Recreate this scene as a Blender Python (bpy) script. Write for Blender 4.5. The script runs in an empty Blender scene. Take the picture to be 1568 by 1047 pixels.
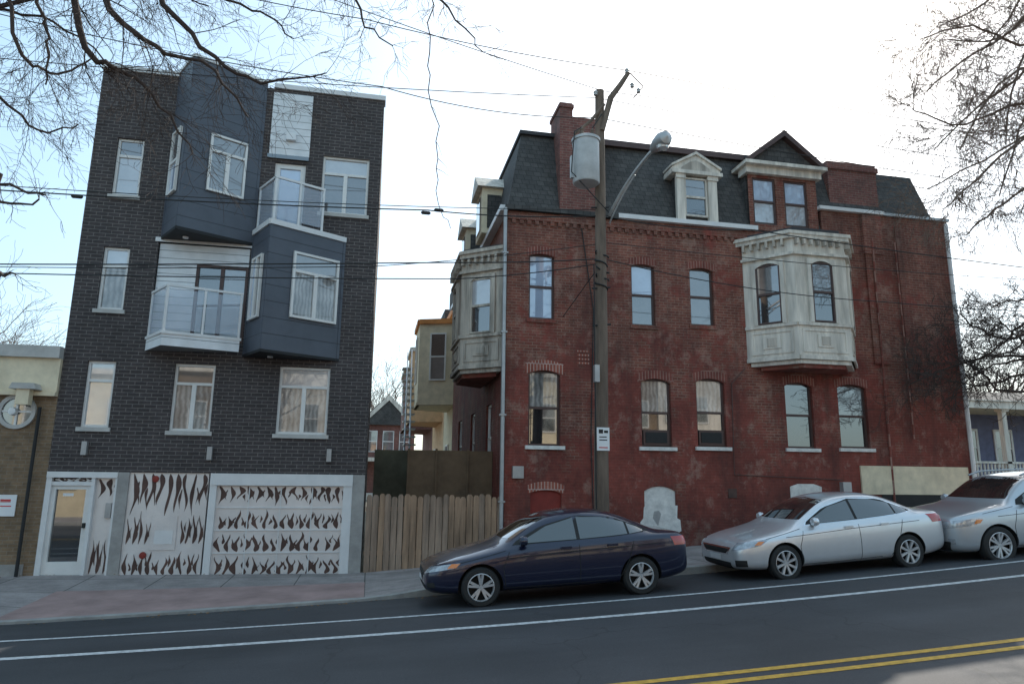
import bpy, bmesh, math, random
from mathutils import Vector, Matrix
from mathutils.bvhtree import BVHTree
V=Vector
scene=bpy.context.scene
scene.view_settings.view_transform='Standard'
try: scene.view_settings.look='None'
except: pass
scene.view_settings.exposure=0
# ------------------------------------------------------------------ camera
C=V((0,0,2.13)); FPX=1045.3
yaw=math.radians(11.4); pit=math.radians(11.0)
F0=V((math.sin(yaw)*math.cos(pit),math.cos(yaw)*math.cos(pit),math.sin(pit)))
R0=V((math.cos(yaw),-math.sin(yaw),0)); U0=R0.cross(F0)
R_=(R0+0.012*U0).normalized(); U_=(U0-0.012*R0).normalized()
cd=bpy.data.cameras.new('camera'); cam=bpy.data.objects.new('camera',cd); scene.collection.objects.link(cam)
M=Matrix((R_,U_,-F0)).transposed().to_4x4(); M.translation=C; cam.matrix_world=M
cd.lens=24; cd.sensor_width=36; cd.clip_end=3000; cd.clip_start=0.05
scene.camera=cam
def ray(px,py): return F0+R_*((px-784)/FPX)+U_*((523.5-py)/FPX)
# ------------------------------------------------------------------ world/sun
SE=math.radians(40.6); SA=math.radians(36.5)
w=bpy.data.worlds.new('World'); scene.world=w; w.use_nodes=True
nt=w.node_tree; nt.nodes.clear()
sk=nt.nodes.new('ShaderNodeTexSky'); sk.sky_type='NISHITA'; sk.sun_disc=False
sk.sun_elevation=SE; sk.sun_rotation=SA; sk.dust_density=2.0; sk.air_density=1.0; sk.ozone_density=1.0
hz=nt.nodes.new('ShaderNodeVectorMath'); hz.operation='ADD'; hz.inputs[1].default_value=(2.0,3.1,3.5)
bg=nt.nodes.new('ShaderNodeBackground'); bg.inputs[1].default_value=0.15
ow=nt.nodes.new('ShaderNodeOutputWorld')
nt.links.new(sk.outputs[0],hz.inputs[0]); nt.links.new(hz.outputs[0],bg.inputs[0]); nt.links.new(bg.outputs[0],ow.inputs[0])
sd=V((math.sin(SA)*math.cos(SE),math.cos(SA)*math.cos(SE),math.sin(SE)))
ld=bpy.data.lights.new('sun','SUN'); ld.energy=5; ld.angle=math.radians(0.5); ld.color=(1,.93,.82)
lo=bpy.data.objects.new('sun',ld); scene.collection.objects.link(lo)
lo.rotation_euler=sd.to_track_quat('Z','Y').to_euler(); lo.location=(0,0,30)
# ------------------------------------------------------------------ materials
def newmat(name):
    m=bpy.data.materials.new(name); m.use_nodes=True
    return m,m.node_tree.nodes,m.node_tree.links,m.node_tree.nodes['Principled BSDF']
def mixc(N,L,fac,a,b,mode='MIX'):
    n=N.new('ShaderNodeMix'); n.data_type='RGBA'; n.blend_type=mode
    for s,v in ((0,fac),(6,a),(7,b)):
        if hasattr(v,'links'): L.new(v,n.inputs[s])
        elif s==0: n.inputs[0].default_value=v
        else: n.inputs[s].default_value=(*v,1)
    return n.outputs[2]
def noise(N,L,co,scale,detail=4,rough=.6):
    n=N.new('ShaderNodeTexNoise'); n.inputs['Scale'].default_value=scale; n.inputs['Detail'].default_value=min(detail,5)
    n.inputs['Roughness'].default_value=rough; L.new(co,n.inputs['Vector']); return n.outputs['Fac']
def ramp(N,L,fac,p0,p1,v0=0.,v1=1.):
    n=N.new('ShaderNodeMapRange'); n.inputs[1].default_value=p0; n.inputs[2].default_value=p1
    n.inputs[3].default_value=v0; n.inputs[4].default_value=v1; L.new(fac,n.inputs[0]); return n.outputs[0]
def plain(name,c,rough=.6,metal=0.,var=.25,sc=3.,bump=0.,coat=0.,spec=.5,bsc=40.,streak=False):
    m,N,L,B=newmat(name)
    tc=N.new('ShaderNodeTexCoord'); co=tc.outputs['Object']
    if streak:
        mp=N.new('ShaderNodeMapping'); mp.inputs['Scale'].default_value=(1,1,.12); L.new(co,mp.inputs[0]); co2=mp.outputs[0]
    else: co2=co
    f=noise(N,L,co2,sc,5,.65); f=ramp(N,L,f,.3,.7)
    a=[x*(1-var) for x in c]; b=[min(1,x*(1+var*.6)) for x in c]
    L.new(mixc(N,L,f,a,b),B.inputs['Base Color'])
    B.inputs['Roughness'].default_value=rough; B.inputs['Metallic'].default_value=metal
    B.inputs['Coat Weight'].default_value=coat; B.inputs['Coat Roughness'].default_value=.04
    B.inputs['Specular IOR Level'].default_value=spec
    if bump:
        bn=N.new('ShaderNodeBump'); bn.inputs['Strength'].default_value=bump; bn.inputs['Distance'].default_value=.01
        L.new(noise(N,L,co,bsc,3),bn.inputs['Height']); L.new(bn.outputs[0],B.inputs['Normal'])
    return m
def mul(N,L,col,f):
    cc=N.new('ShaderNodeCombineColor')
    for i in range(3): L.new(f,cc.inputs[i])
    return mixc(N,L,1.,col,cc.outputs[0],'MULTIPLY')
def brick(name,c1,c2,mort,bw=.21,rh=.072,ms=.007,var=.35,stain=None,stainamt=.3,rough=.85,bump=.6,paint=None,grime=None):
    m,N,L,B=newmat(name)
    tc=N.new('ShaderNodeTexCoord'); co=tc.outputs['Object']
    sp=N.new('ShaderNodeSeparateXYZ'); L.new(co,sp.inputs[0])
    ad=N.new('ShaderNodeMath'); L.new(sp.outputs[0],ad.inputs[0]); L.new(sp.outputs[1],ad.inputs[1])
    cb=N.new('ShaderNodeCombineXYZ'); L.new(ad.outputs[0],cb.inputs[0]); L.new(sp.outputs[2],cb.inputs[1])
    b=N.new('ShaderNodeTexBrick'); L.new(cb.outputs[0],b.inputs['Vector'])
    b.inputs['Scale'].default_value=1; b.inputs['Brick Width'].default_value=bw; b.inputs['Row Height'].default_value=rh
    b.inputs['Mortar Size'].default_value=ms; b.inputs['Mortar Smooth'].default_value=.3
    b.inputs['Color1'].default_value=(*c1,1); b.inputs['Color2'].default_value=(*c2,1); b.inputs['Mortar'].default_value=(*mort,1)
    b.inputs['Bias'].default_value=-.1
    col=b.outputs['Color']
    if paint:
        # painted lower wall, worn patches; more bare brick higher up
        hgt=ramp(N,L,sp.outputs[2],1.0,9.,.13,-.12)
        a2=N.new('ShaderNodeMath'); L.new(noise(N,L,co,.75,5,.75),a2.inputs[0]); L.new(hgt,a2.inputs[1])
        pf=ramp(N,L,a2.outputs[0],.46,.54,.0,.85)
        col=mixc(N,L,pf,col,paint)
    col=mul(N,L,col,ramp(N,L,noise(N,L,co,.8,5,.7),.3,.7,1-var,1+var*.5))
    col=mul(N,L,col,ramp(N,L,noise(N,L,co,6.,5,.7),.25,.75,.7,1.3))
    if stain:
        s=ramp(N,L,noise(N,L,co,2.1,5,.8),.53,.67,0,stainamt)
        col=mixc(N,L,s,col,stain)
    if grime:
        mp=N.new('ShaderNodeMapping'); mp.inputs['Scale'].default_value=(1.5,1.5,.25); mp.inputs['Location'].default_value=(7,3,1); L.new(co,mp.inputs[0])
        s=ramp(N,L,noise(N,L,mp.outputs[0],1.,5,.75),.48,.68,0,.7); col=mixc(N,L,s,col,grime)
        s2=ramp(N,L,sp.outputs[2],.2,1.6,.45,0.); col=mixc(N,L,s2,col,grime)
    L.new(col,B.inputs['Base Color']); B.inputs['Roughness'].default_value=rough
    bn=N.new('ShaderNodeBump'); bn.inputs['Strength'].default_value=bump; bn.inputs['Distance'].default_value=.012; bn.invert=True
    L.new(b.outputs['Fac'],bn.inputs['Height']); L.new(bn.outputs[0],B.inputs['Normal'])
    return m
def grooved(name,c,period,gw,axis=2,rough=.5,var=.12,metal=0.):
    m,N,L,B=newmat(name)
    tc=N.new('ShaderNodeTexCoord'); co=tc.outputs['Object']
    sp=N.new('ShaderNodeSeparateXYZ'); L.new(co,sp.inputs[0])
    d=N.new('ShaderNodeMath'); d.operation='DIVIDE'; d.inputs[1].default_value=period; L.new(sp.outputs[axis],d.inputs[0])
    fr=N.new('ShaderNodeMath'); fr.operation='FRACT'; L.new(d.outputs[0],fr.inputs[0])
    g=N.new('ShaderNodeMath'); g.operation='LESS_THAN'; g.inputs[1].default_value=gw; L.new(fr.outputs[0],g.inputs[0])
    base=mixc(N,L,ramp(N,L,noise(N,L,co,2.5,5),.3,.7),[x*(1-var) for x in c],[x*(1+var) for x in c])
    L.new(mixc(N,L,g.outputs[0],base,[x*.25 for x in c]),B.inputs['Base Color'])
    B.inputs['Roughness'].default_value=rough; B.inputs['Metallic'].default_value=metal
    bn=N.new('ShaderNodeBump'); bn.invert=True; bn.inputs['Strength'].default_value=.8; bn.inputs['Distance'].default_value=.01
    L.new(g.outputs[0],bn.inputs['Height']); L.new(bn.outputs[0],B.inputs['Normal'])
    return m
m_dbrick=brick('charcoal_brick',(.052,.042,.042),(.070,.057,.057),(.165,.145,.135),bw=.24,rh=.082,ms=.009,var=.22)
m_rbrick=brick('red_painted_brick',(.25,.085,.055),(.165,.048,.034),(.28,.165,.125),var=.4,ms=.009,stain=(.35,.22,.17),stainamt=.6,paint=(.215,.045,.032),grime=(.072,.028,.022))
m_rbrick2=brick('arch_brick',(.36,.11,.07),(.28,.07,.045),(.5,.35,.3),bw=.08,rh=.3,ms=.012,var=.3)
m_rbrick3=brick('arch_brick_painted',(.24,.07,.05),(.17,.045,.034),(.33,.19,.15),bw=.08,rh=.3,ms=.01,var=.3)
m_tbrick=brick('tan_brick',(.20,.13,.075),(.26,.17,.10),(.25,.2,.15),var=.3)
m_shing=brick('slate_shingle',(.065,.062,.06),(.095,.09,.085),(.028,.028,.028),bw=.2,rh=.14,ms=.008,var=.35,bump=.4)
m_chim=brick('chimney_brick',(.17,.06,.05),(.24,.09,.07),(.25,.18,.15),var=.3,stain=(.07,.045,.04),stainamt=.6)
m_siding=grooved('bluegrey_siding',(.080,.090,.113),.36,.03)
m_wsiding=grooved('white_siding',(.72,.73,.74),.18,.06)
m_wmetal=plain('white_metal_trim',(.72,.71,.70),.4,var=.08)
m_wwood=plain('weathered_white_wood',(.68,.62,.54),.7,var=.4,sc=5,bump=.3,streak=True)
m_wwoodd=plain('grimy_white_wood',(.52,.46,.39),.75,var=.6,sc=4,bump=.3,streak=True)
m_cream=plain('cream_stucco',(.74,.63,.45),.8,var=.2)
m_peach=plain('peach_stucco',(.66,.42,.24),.8,var=.2)
m_wframe=plain('white_window_frame',(.76,.74,.71),.45,var=.08)
m_dframe=plain('brown_window_frame',(.085,.045,.038),.5,var=.2)
m_sill=plain('stone_sill',(.50,.48,.45),.8,var=.2)
m_wsill=plain('white_sill',(.72,.69,.65),.7,var=.25,sc=6)
m_conc=plain('concrete_pier',(.36,.34,.32),.85,var=.25,bump=.3)
m_dark=plain('dark_void',(.015,.015,.016),.7)
m_black=plain('black_rubber',(.02,.02,.02),.75,var=.2)
m_redb=plain('red_board',(.24,.03,.02),.7)
m_fence=plain('weathered_cedar',(.37,.235,.15),.85,var=.5,sc=6,bump=.4,streak=True)
m_fence2=plain('weathered_cedar_grey',(.31,.215,.155),.85,var=.5,sc=7,bump=.4,streak=True)
m_ply=plain('mossy_plywood',(.13,.12,.08),.85,var=.35,sc=2)
m_ply2=plain('brown_plywood',(.17,.11,.065),.85,var=.35,sc=2)
m_alu=plain('galvanised_metal',(.42,.42,.42),.45,metal=.5,var=.15)
m_orange=plain('orange_trim',(.65,.25,.07),.7)
m_blue=plain('blue_siding',(.16,.17,.27),.7)
m_pole=plain('weathered_pole_timber',(.17,.125,.095),.9,var=.45,sc=8,bump=.6,streak=True)
m_trans=plain('transformer_paint',(.50,.51,.51),.5,var=.2)
m_bark=plain('grey_bark',(.06,.042,.035),.9,var=.3,sc=9)
m_bark2=plain('brown_bark',(.15,.10,.075),.9,var=.3,sc=9)
m_kerb=plain('kerb_concrete',(.34,.33,.31),.85,var=.3,bump=.3)
m_sheet=plain('brushed_silver_sheet',(.74,.70,.68),.35,metal=.25,var=.12,sc=1.5)
m_shadow=plain('cutout_dark',(.11,.06,.048),.8,var=.55,sc=1.5)
m_red=plain('sign_red',(.6,.03,.03),.5)
m_signw=plain('sign_white',(.78,.78,.78),.45,var=.04)
m_wpaint=plain('road_white_paint',(.60,.60,.60),.7,var=.45,sc=14)
m_ypaint=plain('road_yellow_paint',(.60,.34,.05),.7,var=.35,sc=14)
m_tar=plain('roof_tar',(.06,.06,.065),.9)
m_leaf=plain('dry_leaf',(.24,.14,.07),.9,var=.5,sc=8)
m_apron_flare=plain('flare_tinted_concrete',(.36,.24,.22),.85,var=.3,sc=1.4,bump=.3)  # concrete with the pink of the lens flare painted into its colour
def glassmat(name,c,var=.3,rough=.04,metal=0.,sc=.8,spec=1.,coat=1.):
    m=plain(name,c,rough,metal,var,sc,coat=coat,spec=spec); 
    B=m.node_tree.nodes['Principled BSDF']; B.inputs['Coat IOR'].default_value=1.9; B.inputs['IOR'].default_value=1.7; B.inputs['Coat Roughness'].default_value=.015
    return m
def curtain(name,a,b):
    m,N,L,B=newmat(name); tc=N.new('ShaderNodeTexCoord'); co=tc.outputs['Object']
    sp=N.new('ShaderNodeSeparateXYZ'); L.new(co,sp.inputs[0])
    ad=N.new('ShaderNodeMath'); L.new(sp.outputs[0],ad.inputs[0]); L.new(sp.outputs[1],ad.inputs[1])
    s=N.new('ShaderNodeMath'); s.operation='MULTIPLY'; s.inputs[1].default_value=55; L.new(ad.outputs[0],s.inputs[0])
    s2=N.new('ShaderNodeMath'); L.new(s.outputs[0],s2.inputs[0]); L.new(ramp(N,L,noise(N,L,co,2,3),0,1,0,14),s2.inputs[1])
    sn=N.new('ShaderNodeMath'); sn.operation='SINE'; L.new(s2.outputs[0],sn.inputs[0])
    c=mixc(N,L,ramp(N,L,sn.outputs[0],-1,1),a,b)
    c=mul(N,L,c,ramp(N,L,noise(N,L,co,1.6,4),.35,.65,.45,1.15))
    L.new(c,B.inputs['Base Color']); B.inputs['Roughness'].default_value=.1; B.inputs['Coat Weight'].default_value=1; B.inputs['Coat IOR'].default_value=1.9; B.inputs['Coat Roughness'].default_value=.015
    return m
m_gdark=glassmat('window_glass_dark',(.02,.022,.025),.5)
m_gmid=glassmat('window_glass_grey_blind',(.15,.15,.155),.45)
m_glite=glassmat('window_glass_pale_blind',(.46,.47,.49),.25)
m_gsky=glassmat('window_glass_blue',(.44,.53,.68),.2)
m_gcurt=curtain('window_glass_curtain',(.22,.21,.20),(.40,.38,.36))
def clearglass():
    m,N,L,B=newmat('balcony_glass')
    B.inputs['Base Color'].default_value=(.6,.66,.75,1); B.inputs['Alpha'].default_value=.3
    B.inputs['Roughness'].default_value=.05
    return m
m_clear=clearglass()
def asphalt():
    m,N,L,B=newmat('asphalt'); tc=N.new('ShaderNodeTexCoord'); co=tc.outputs['Object']
    mp=N.new('ShaderNodeMapping'); mp.inputs['Scale'].default_value=(.15,1,1); L.new(co,mp.inputs[0])
    a=mixc(N,L,ramp(N,L,noise(N,L,mp.outputs[0],.9,5),.3,.7),(.031,.032,.036),(.054,.054,.060))
    a=mul(N,L,a,ramp(N,L,noise(N,L,co,90,2),.3,.7,.65,1.4))
    a=mul(N,L,a,ramp(N,L,noise(N,L,co,.5,4),.35,.65,.82,1.15))
    vo=N.new('ShaderNodeTexVoronoi'); vo.feature='DISTANCE_TO_EDGE'; vo.inputs['Scale'].default_value=.3
    wv=N.new('ShaderNodeTexNoise'); wv.inputs['Scale'].default_value=1.5; L.new(co,wv.inputs['Vector'])
    va=N.new('ShaderNodeVectorMath'); L.new(co,va.inputs[0]); L.new(wv.outputs['Color'],va.inputs[1]); L.new(va.outputs[0],vo.inputs['Vector'])
    cr=ramp(N,L,vo.outputs['Distance'],.0,.006,.6,0.)
    a=mixc(N,L,cr,a,(.016,.016,.016))
    L.new(a,B.inputs['Base Color']); B.inputs['Roughness'].default_value=.75
    bn=N.new('ShaderNodeBump'); bn.inputs['Strength'].default_value=.4; bn.inputs['Distance'].default_value=.006
    L.new(noise(N,L,co,120,2),bn.inputs['Height']); L.new(bn.outputs[0],B.inputs['Normal'])
    return m
m_asph=asphalt()
def paving():
    m,N,L,B=newmat('concrete_paving'); tc=N.new('ShaderNodeTexCoord'); co=tc.outputs['Object']
    b=N.new('ShaderNodeTexBrick'); L.new(co,b.inputs['Vector']); b.offset=0.
    b.inputs['Scale'].default_value=1; b.inputs['Brick Width'].default_value=1.35; b.inputs['Row Height'].default_value=1.2
    b.inputs['Mortar Size'].default_value=.012
    b.inputs['Color1'].default_value=(.31,.27,.255,1); b.inputs['Color2'].default_value=(.38,.33,.315,1); b.inputs['Mortar'].default_value=(.10,.09,.08,1)  # concrete tones, slightly pinkened to stand in for lens-flare tint
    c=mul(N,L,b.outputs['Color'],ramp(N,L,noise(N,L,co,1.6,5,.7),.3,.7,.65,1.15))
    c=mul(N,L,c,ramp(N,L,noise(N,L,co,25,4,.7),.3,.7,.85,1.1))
    L.new(c,B.inputs['Base Color']); B.inputs['Roughness'].default_value=.85
    return m
m_pave=paving()
m_ground=plain('bare_earth_ground',(.14,.125,.09),.95,var=.4,sc=.7)
# ------------------------------------------------------------------ mesh builder
class MB:
    def __init__(s): s.v=[];s.f=[];s.m=[];s.mats=[];s.sm=[]
    def add(s,vs,fs,mat,sm=False):
        if mat not in s.mats: s.mats.append(mat)
        k=s.mats.index(mat); o=len(s.v); s.v+=[tuple(v) for v in vs]
        for f in fs: s.f.append(tuple(i+o for i in f)); s.m.append(k); s.sm.append(sm)
    def hexa(s,p,mat):
        s.add(p,[(0,1,2,3),(4,7,6,5),(0,4,5,1),(1,5,6,2),(2,6,7,3),(3,7,4,0)],mat)
    def box(s,x0,x1,y0,y1,z0,z1,mat):
        s.hexa([(x0,y0,z0),(x1,y0,z0),(x1,y1,z0),(x0,y1,z0),(x0,y0,z1),(x1,y0,z1),(x1,y1,z1),(x0,y1,z1)],mat)
    def quad(s,a,b,c,d,mat): s.add([a,b,c,d],[(0,1,2,3)],mat)
    def extr(s,pts,vec,mat):
        n=len(pts); vec=V(vec); q=[V(p) for p in pts]
        s.add(q+[p+vec for p in q],[tuple(range(n)),tuple(range(2*n-1,n-1,-1))]+[(i,(i+1)%n,n+(i+1)%n,n+i) for i in range(n)],mat)
    def prism(s,poly,z0,z1,mat): s.extr([(x,y,z0) for x,y in poly],(0,0,z1-z0),mat)
    def tube(s,pts,rad,n,mat,cap=True):
        pts=[V(p) for p in pts]; 
        if not isinstance(rad,(list,tuple)): rad=[rad]*len(pts)
        vs=[];fs=[]; prev=None
        for i,p in enumerate(pts):
            d=(pts[min(i+1,len(pts)-1)]-pts[max(i-1,0)])
            if d.length<1e-9: d=V((0,0,1))
            d.normalize()
            if prev is None:
                a=d.cross(V((0,0,1)))
                if a.length<.1: a=d.cross(V((1,0,0)))
            else: a=prev-d*prev.dot(d)
            a.normalize(); prev=a; b=d.cross(a)
            for k in range(n):
                t=2*math.pi*k/n; vs.append(p+(a*math.cos(t)+b*math.sin(t))*rad[i])
        for i in range(len(pts)-1):
            for k in range(n): fs.append((i*n+k,i*n+(k+1)%n,(i+1)*n+(k+1)%n,(i+1)*n+k))
        if cap: fs.append(tuple(range(n))); fs.append(tuple((len(pts)-1)*n+k for k in range(n)))
        s.add(vs,fs,mat,True)
    def lathe(s,prof,c,ax,n,mat):
        c=V(c); ax=V(ax).normalized(); a=ax.cross(V((0,0,1)))
        if a.length<.1: a=V((1,0,0))
        a.normalize(); b=ax.cross(a); vs=[];fs=[]
        for o,r in prof:
            for k in range(n):
                t=2*math.pi*k/n; vs.append(c+ax*o+(a*math.cos(t)+b*math.sin(t))*r)
        for i in range(len(prof)-1):
            for k in range(n): fs.append((i*n+k,i*n+(k+1)%n,(i+1)*n+(k+1)%n,(i+1)*n+k))
        s.add(vs,fs,mat,True)
    def build(s,name,parent=None,bevel=0,recalc=True,sharp=35):
        me=bpy.data.meshes.new(name); me.from_pydata(s.v,[],s.f)
        for m in s.mats: me.materials.append(m)
        me.polygons.foreach_set('material_index',s.m); me.polygons.foreach_set('use_smooth',s.sm); me.update()
        if recalc:
            bm=bmesh.new(); bm.from_mesh(me); bmesh.ops.recalc_face_normals(bm,faces=bm.faces); bm.to_mesh(me); bm.free()
        try: me.set_sharp_from_angle(angle=math.radians(sharp))
        except: pass
        o=bpy.data.objects.new(name,me); scene.collection.objects.link(o)
        if parent: o.parent=parent
        return o
def grp(name,loc=(0,0,0)):
    e=bpy.data.objects.new(name,None); e.empty_display_size=.3; e.location=loc; scene.collection.objects.link(e); return e
class Fr:
    def __init__(s,P0,P1,mb=None):
        s.O=V((P0[0],P0[1],0)); s.U=(V((P1[0],P1[1],0))-s.O); s.W=s.U.length; s.U.normalize(); s.N=V((s.U.y,-s.U.x,0))
    def P(s,u,z,n=0): p=s.O+s.U*u+s.N*n; return (p.x,p.y,z)
    def px(s,x,y,n=0):
        d=ray(x,y); t=s.N.dot(s.O+s.N*n-C)/s.N.dot(d); p=C+d*t; return (p-s.O).dot(s.U),p.z
    def R(s,xl,yt,xr,yb):
        xm=(xl+xr)/2; ym=(yt+yb)/2
        return (s.px(xl,ym)[0],s.px(xr,ym)[0],s.px(xm,yb)[1],s.px(xm,yt)[1])
    def box(s,mb,u0,u1,z0,z1,n0,n1,mat):
        mb.hexa([s.P(u0,z0,n0),s.P(u1,z0,n0),s.P(u1,z0,n1),s.P(u0,z0,n1),s.P(u0,z1,n0),s.P(u1,z1,n0),s.P(u1,z1,n1),s.P(u0,z1,n1)],mat)
    def poly(s,mb,pts,n0,n1,mat):
        mb.extr([s.P(u,z,n0) for u,z in pts],s.N*(n1-n0),mat)
def wall(mb,fr,u0,u1,z0,z1,ops,depth,mat,rmat=None):
    rmat=rmat or mat
    us=sorted(set([u0,u1]+[v for o in ops for v in o[:2] if u0<v<u1])); zs=sorted(set([z0,z1]+[v for o in ops for v in o[2:4] if z0<v<z1]))
    for i in range(len(us)-1):
        for j in range(len(zs)-1):
            cu=(us[i]+us[i+1])/2; cz=(zs[j]+zs[j+1])/2
            if any(o[0]<cu<o[1] and o[2]<cz<o[3] for o in ops): continue
            mb.quad(fr.P(us[i],zs[j]),fr.P(us[i+1],zs[j]),fr.P(us[i+1],zs[j+1]),fr.P(us[i],zs[j+1]),mat)
    for o in ops:
        a,b,c,d=o[:4]
        for (p,q) in (((a,c),(b,c)),((b,c),(b,d)),((b,d),(a,d)),((a,d),(a,c))):
            mb.quad(fr.P(*p),fr.P(*q),fr.P(q[0],q[1],-depth),fr.P(p[0],p[1],-depth),rmat)
        mb.quad(fr.P(a,c,-depth),fr.P(b,c,-depth),fr.P(b,d,-depth),fr.P(a,d,-depth),m_dark)
def window(mb,fr,r,rec,fm,g1,style='dh',g2=None,b=.05,split=.5):
    u0,u1,z0,z1=r; g2=g2 or g1; n0=-rec; n1=-rec+.06
    fr.box(mb,u0+.002,u0+b,z0+.002,z1-.002,n0,n1,fm); fr.box(mb,u1-b,u1-.002,z0+.002,z1-.002,n0,n1,fm)
    fr.box(mb,u0+b,u1-b,z0+.002,z0+b,n0,n1-.003,fm); fr.box(mb,u0+b,u1-b,z1-b,z1-.002,n0,n1-.003,fm)
    a,c=u0+b,u1-b; lo,hi=z0+b,z1-b; s=lo+(hi-lo)*split; h=.03
    if style=='dh':
        fr.box(mb,a,c,s-h,s+h,n0,n1-.008,fm)
        fr.box(mb,a,c,lo,s-h,n0,n0+.015,g1); fr.box(mb,a,c,s+h,hi,n0,n0+.03,g2)
    elif style=='tr':
        fr.box(mb,a,c,s-h,s+h,n0,n1-.008,fm); fr.box(mb,a,c,s+h,hi,n0,n0+.015,g2)
        m=(a+c)/2; fr.box(mb,m-.045,m+.045,lo,s-h,n0,n1-.006,fm)
        fr.box(mb,a,m-.045,lo,s-h,n0,n0+.015,g1); fr.box(mb,m+.045,c,lo,s-h,n0,n0+.015,g1)
    elif style=='c2':
        m=(a+c)/2; fr.box(mb,m-.04,m+.04,lo,hi,n0,n1-.006,fm)
        fr.box(mb,a,m-.04,lo,hi,n0,n0+.015,g1); fr.box(mb,m+.04,c,lo,hi,n0,n0+.015,g2)
    else: fr.box(mb,a,c,lo,hi,n0,n0+.015,g1)
def archfill(mb,fr,r,rise,mat,rec=.1):
    u0,u1,z0,z1=r; W=u1-u0; n=8
    def az(t): return z1-rise*(2*t-1)**2*1.0
    for i in range(n):
        t0=i/n;t1=(i+1)/n
        fr.poly(mb,[(u0+W*t0,az(t0)),(u0+W*t1,az(t1)),(u0+W*t1,z1+.001),(u0+W*t0,z1+.001)],-rec,-.003,mat)
def archband(mb,fr,r,rise,mat,h=.2,ext=.06):
    u0,u1,z0,z1=r; u0-=ext;u1+=ext; W=u1-u0; n=10
    def az(t): return z1-rise*(2*t-1)**2
    for i in range(n):
        t0=i/n;t1=(i+1)/n
        fr.poly(mb,[(u0+W*t0,az(t0)+.004),(u0+W*t1,az(t1)+.004),(u0+W*t1,az(t1)+h),(u0+W*t0,az(t0)+h)],.0,.012,mat)
# ------------------------------------------------------------------ ground
def q(X): return -.05+.0359*(X+4.1)+.00176*(X+4.1)*(X-3.08)
def zr(X):
    if X<-9: return q(-9)
    if X>13: return q(13)+.06*(min(X,24)-13)
    return q(X)
def interp(t,X):
    if X<=t[0][0]: return t[0][1]
    for (a,b),(c,d) in zip(t,t[1:]):
        if X<=c: return b+(d-b)*(X-a)/(c-a)
    return t[-1][1]
def zb(X):
    if X>12: return zr(X)+.03
    return interp([(-12,.04),(-6.5,.03),(-.3,-.03),(1.5,.1),(7.75,.485),(12,zr(12)+.03)],X)
def ky(X): return interp([(-12,12.0),(-6,12.1),(1,12.6),(3,12.85),(400,12.85)],X)
CF=.09
def zc(X,Y): return zr(X)-(CF*(Y-10)/(ky(X)-10) if Y>10 else 0)
def kh(X): return interp([(-6.3,.12),(-5.6,.03),(.2,.03),(1.2,.12)],X)
XS=[-500,-250,-100,-60,-40,-30]+[x*.5 for x in range(-48,57)]+[34,45,60,100,250,500]
def strip(name,rows,mat,x0=-1e9,x1=1e9):
    mb=MB(); n=len(rows); vs=[];fs=[]; xs=[X for X in XS if x0<=X<=x1]
    for X in xs:
        for yf,zf in rows:
            y=yf(X) if callable(yf) else yf; vs.append((X,y,zf(X)))
    for i in range(len(xs)-1):
        for j in range(n-1): fs.append((i*n+j,(i+1)*n+j,(i+1)*n+j+1,i*n+j+1))
    mb.add(vs,fs,mat); return mb.build(name,recalc=False)
strip('ground',[(y,lambda X:zr(X)-.25) for y in(-500,-100,-10,-3,5,12.9,15.5)]+[(y,lambda X:zb(X)-.02) for y in (16.0,20,30,60,100,500)],m_ground)
strip('road',[(.3,zr),(6,zr),(10,zr),(ky,lambda X:zr(X)-CF)],m_asph)
strip('kerb',[(ky,lambda X:zr(X)-.15),(ky,lambda X:zr(X)-CF+.01+kh(X)),(lambda X:ky(X)+.15,lambda X:zr(X)-CF+.01+kh(X)+.004)],m_kerb)
PR=[(lambda X:ky(X)+.15,lambda X:zr(X)-CF+.01+kh(X)),(14.5,lambda X:(zr(X)-CF+kh(X)+zb(X))/2),(16.03,zb)]
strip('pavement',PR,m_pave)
def lift(f): return lambda X:f(X)+.005
strip('flare_tinted_driveway_apron',[(y,lift(z)) for y,z in PR[:2]],m_apron_flare,-5.5,0)  # driveway sheet carrying the painted lens-flare pink
strip('near_kerb',[(.3,lambda X:zr(X)-.05),(.3,lambda X:zr(X)+.12),(.15,lambda X:zr(X)+.12)],m_kerb)
strip('near_pavement',[(.15,lambda X:zr(X)+.118),(-3,lambda X:zr(X)+.14),(-3.02,lambda X:zr(X)-.3)],m_pave)
z4=lambda X:zr(X)+.004
strip('white_lane_line',[(9.48,z4),(9.6,z4)],m_wpaint)
strip('white_lane_line.001',[(10.6,lambda X:zc(X,10.6)+.006),(10.7,lambda X:zc(X,10.7)+.006)],m_wpaint)
strip('yellow_centre_line',[(6.38,z4),(6.48,z4)],m_ypaint)
strip('yellow_centre_line.001',[(6.62,z4),(6.72,z4)],m_ypaint)
mb=MB(); rl=random.Random(8)
for i in range(420):
    X=rl.uniform(-11,16)
    if rl.random()<.6: Y=ky(X)-abs(rl.gauss(0,.12))-.02; Z=zc(X,Y)+.008
    else: Y=15.98-abs(rl.gauss(0,.2)); Z=zb(X)+.035
    s=rl.uniform(.015,.04); a=rl.uniform(0,6.28); u=V((math.cos(a),math.sin(a),rl.uniform(-.2,.4)))*s; v=V((-math.sin(a),math.cos(a),rl.uniform(-.2,.3)))*s*.6; p=V((X,Y,Z))
    mb.quad(p-u,p-v,p+u,p+v,m_leaf)
mb.build('leaf_litter',recalc=False)
FA=Fr((0,16),(1,16))
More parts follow.
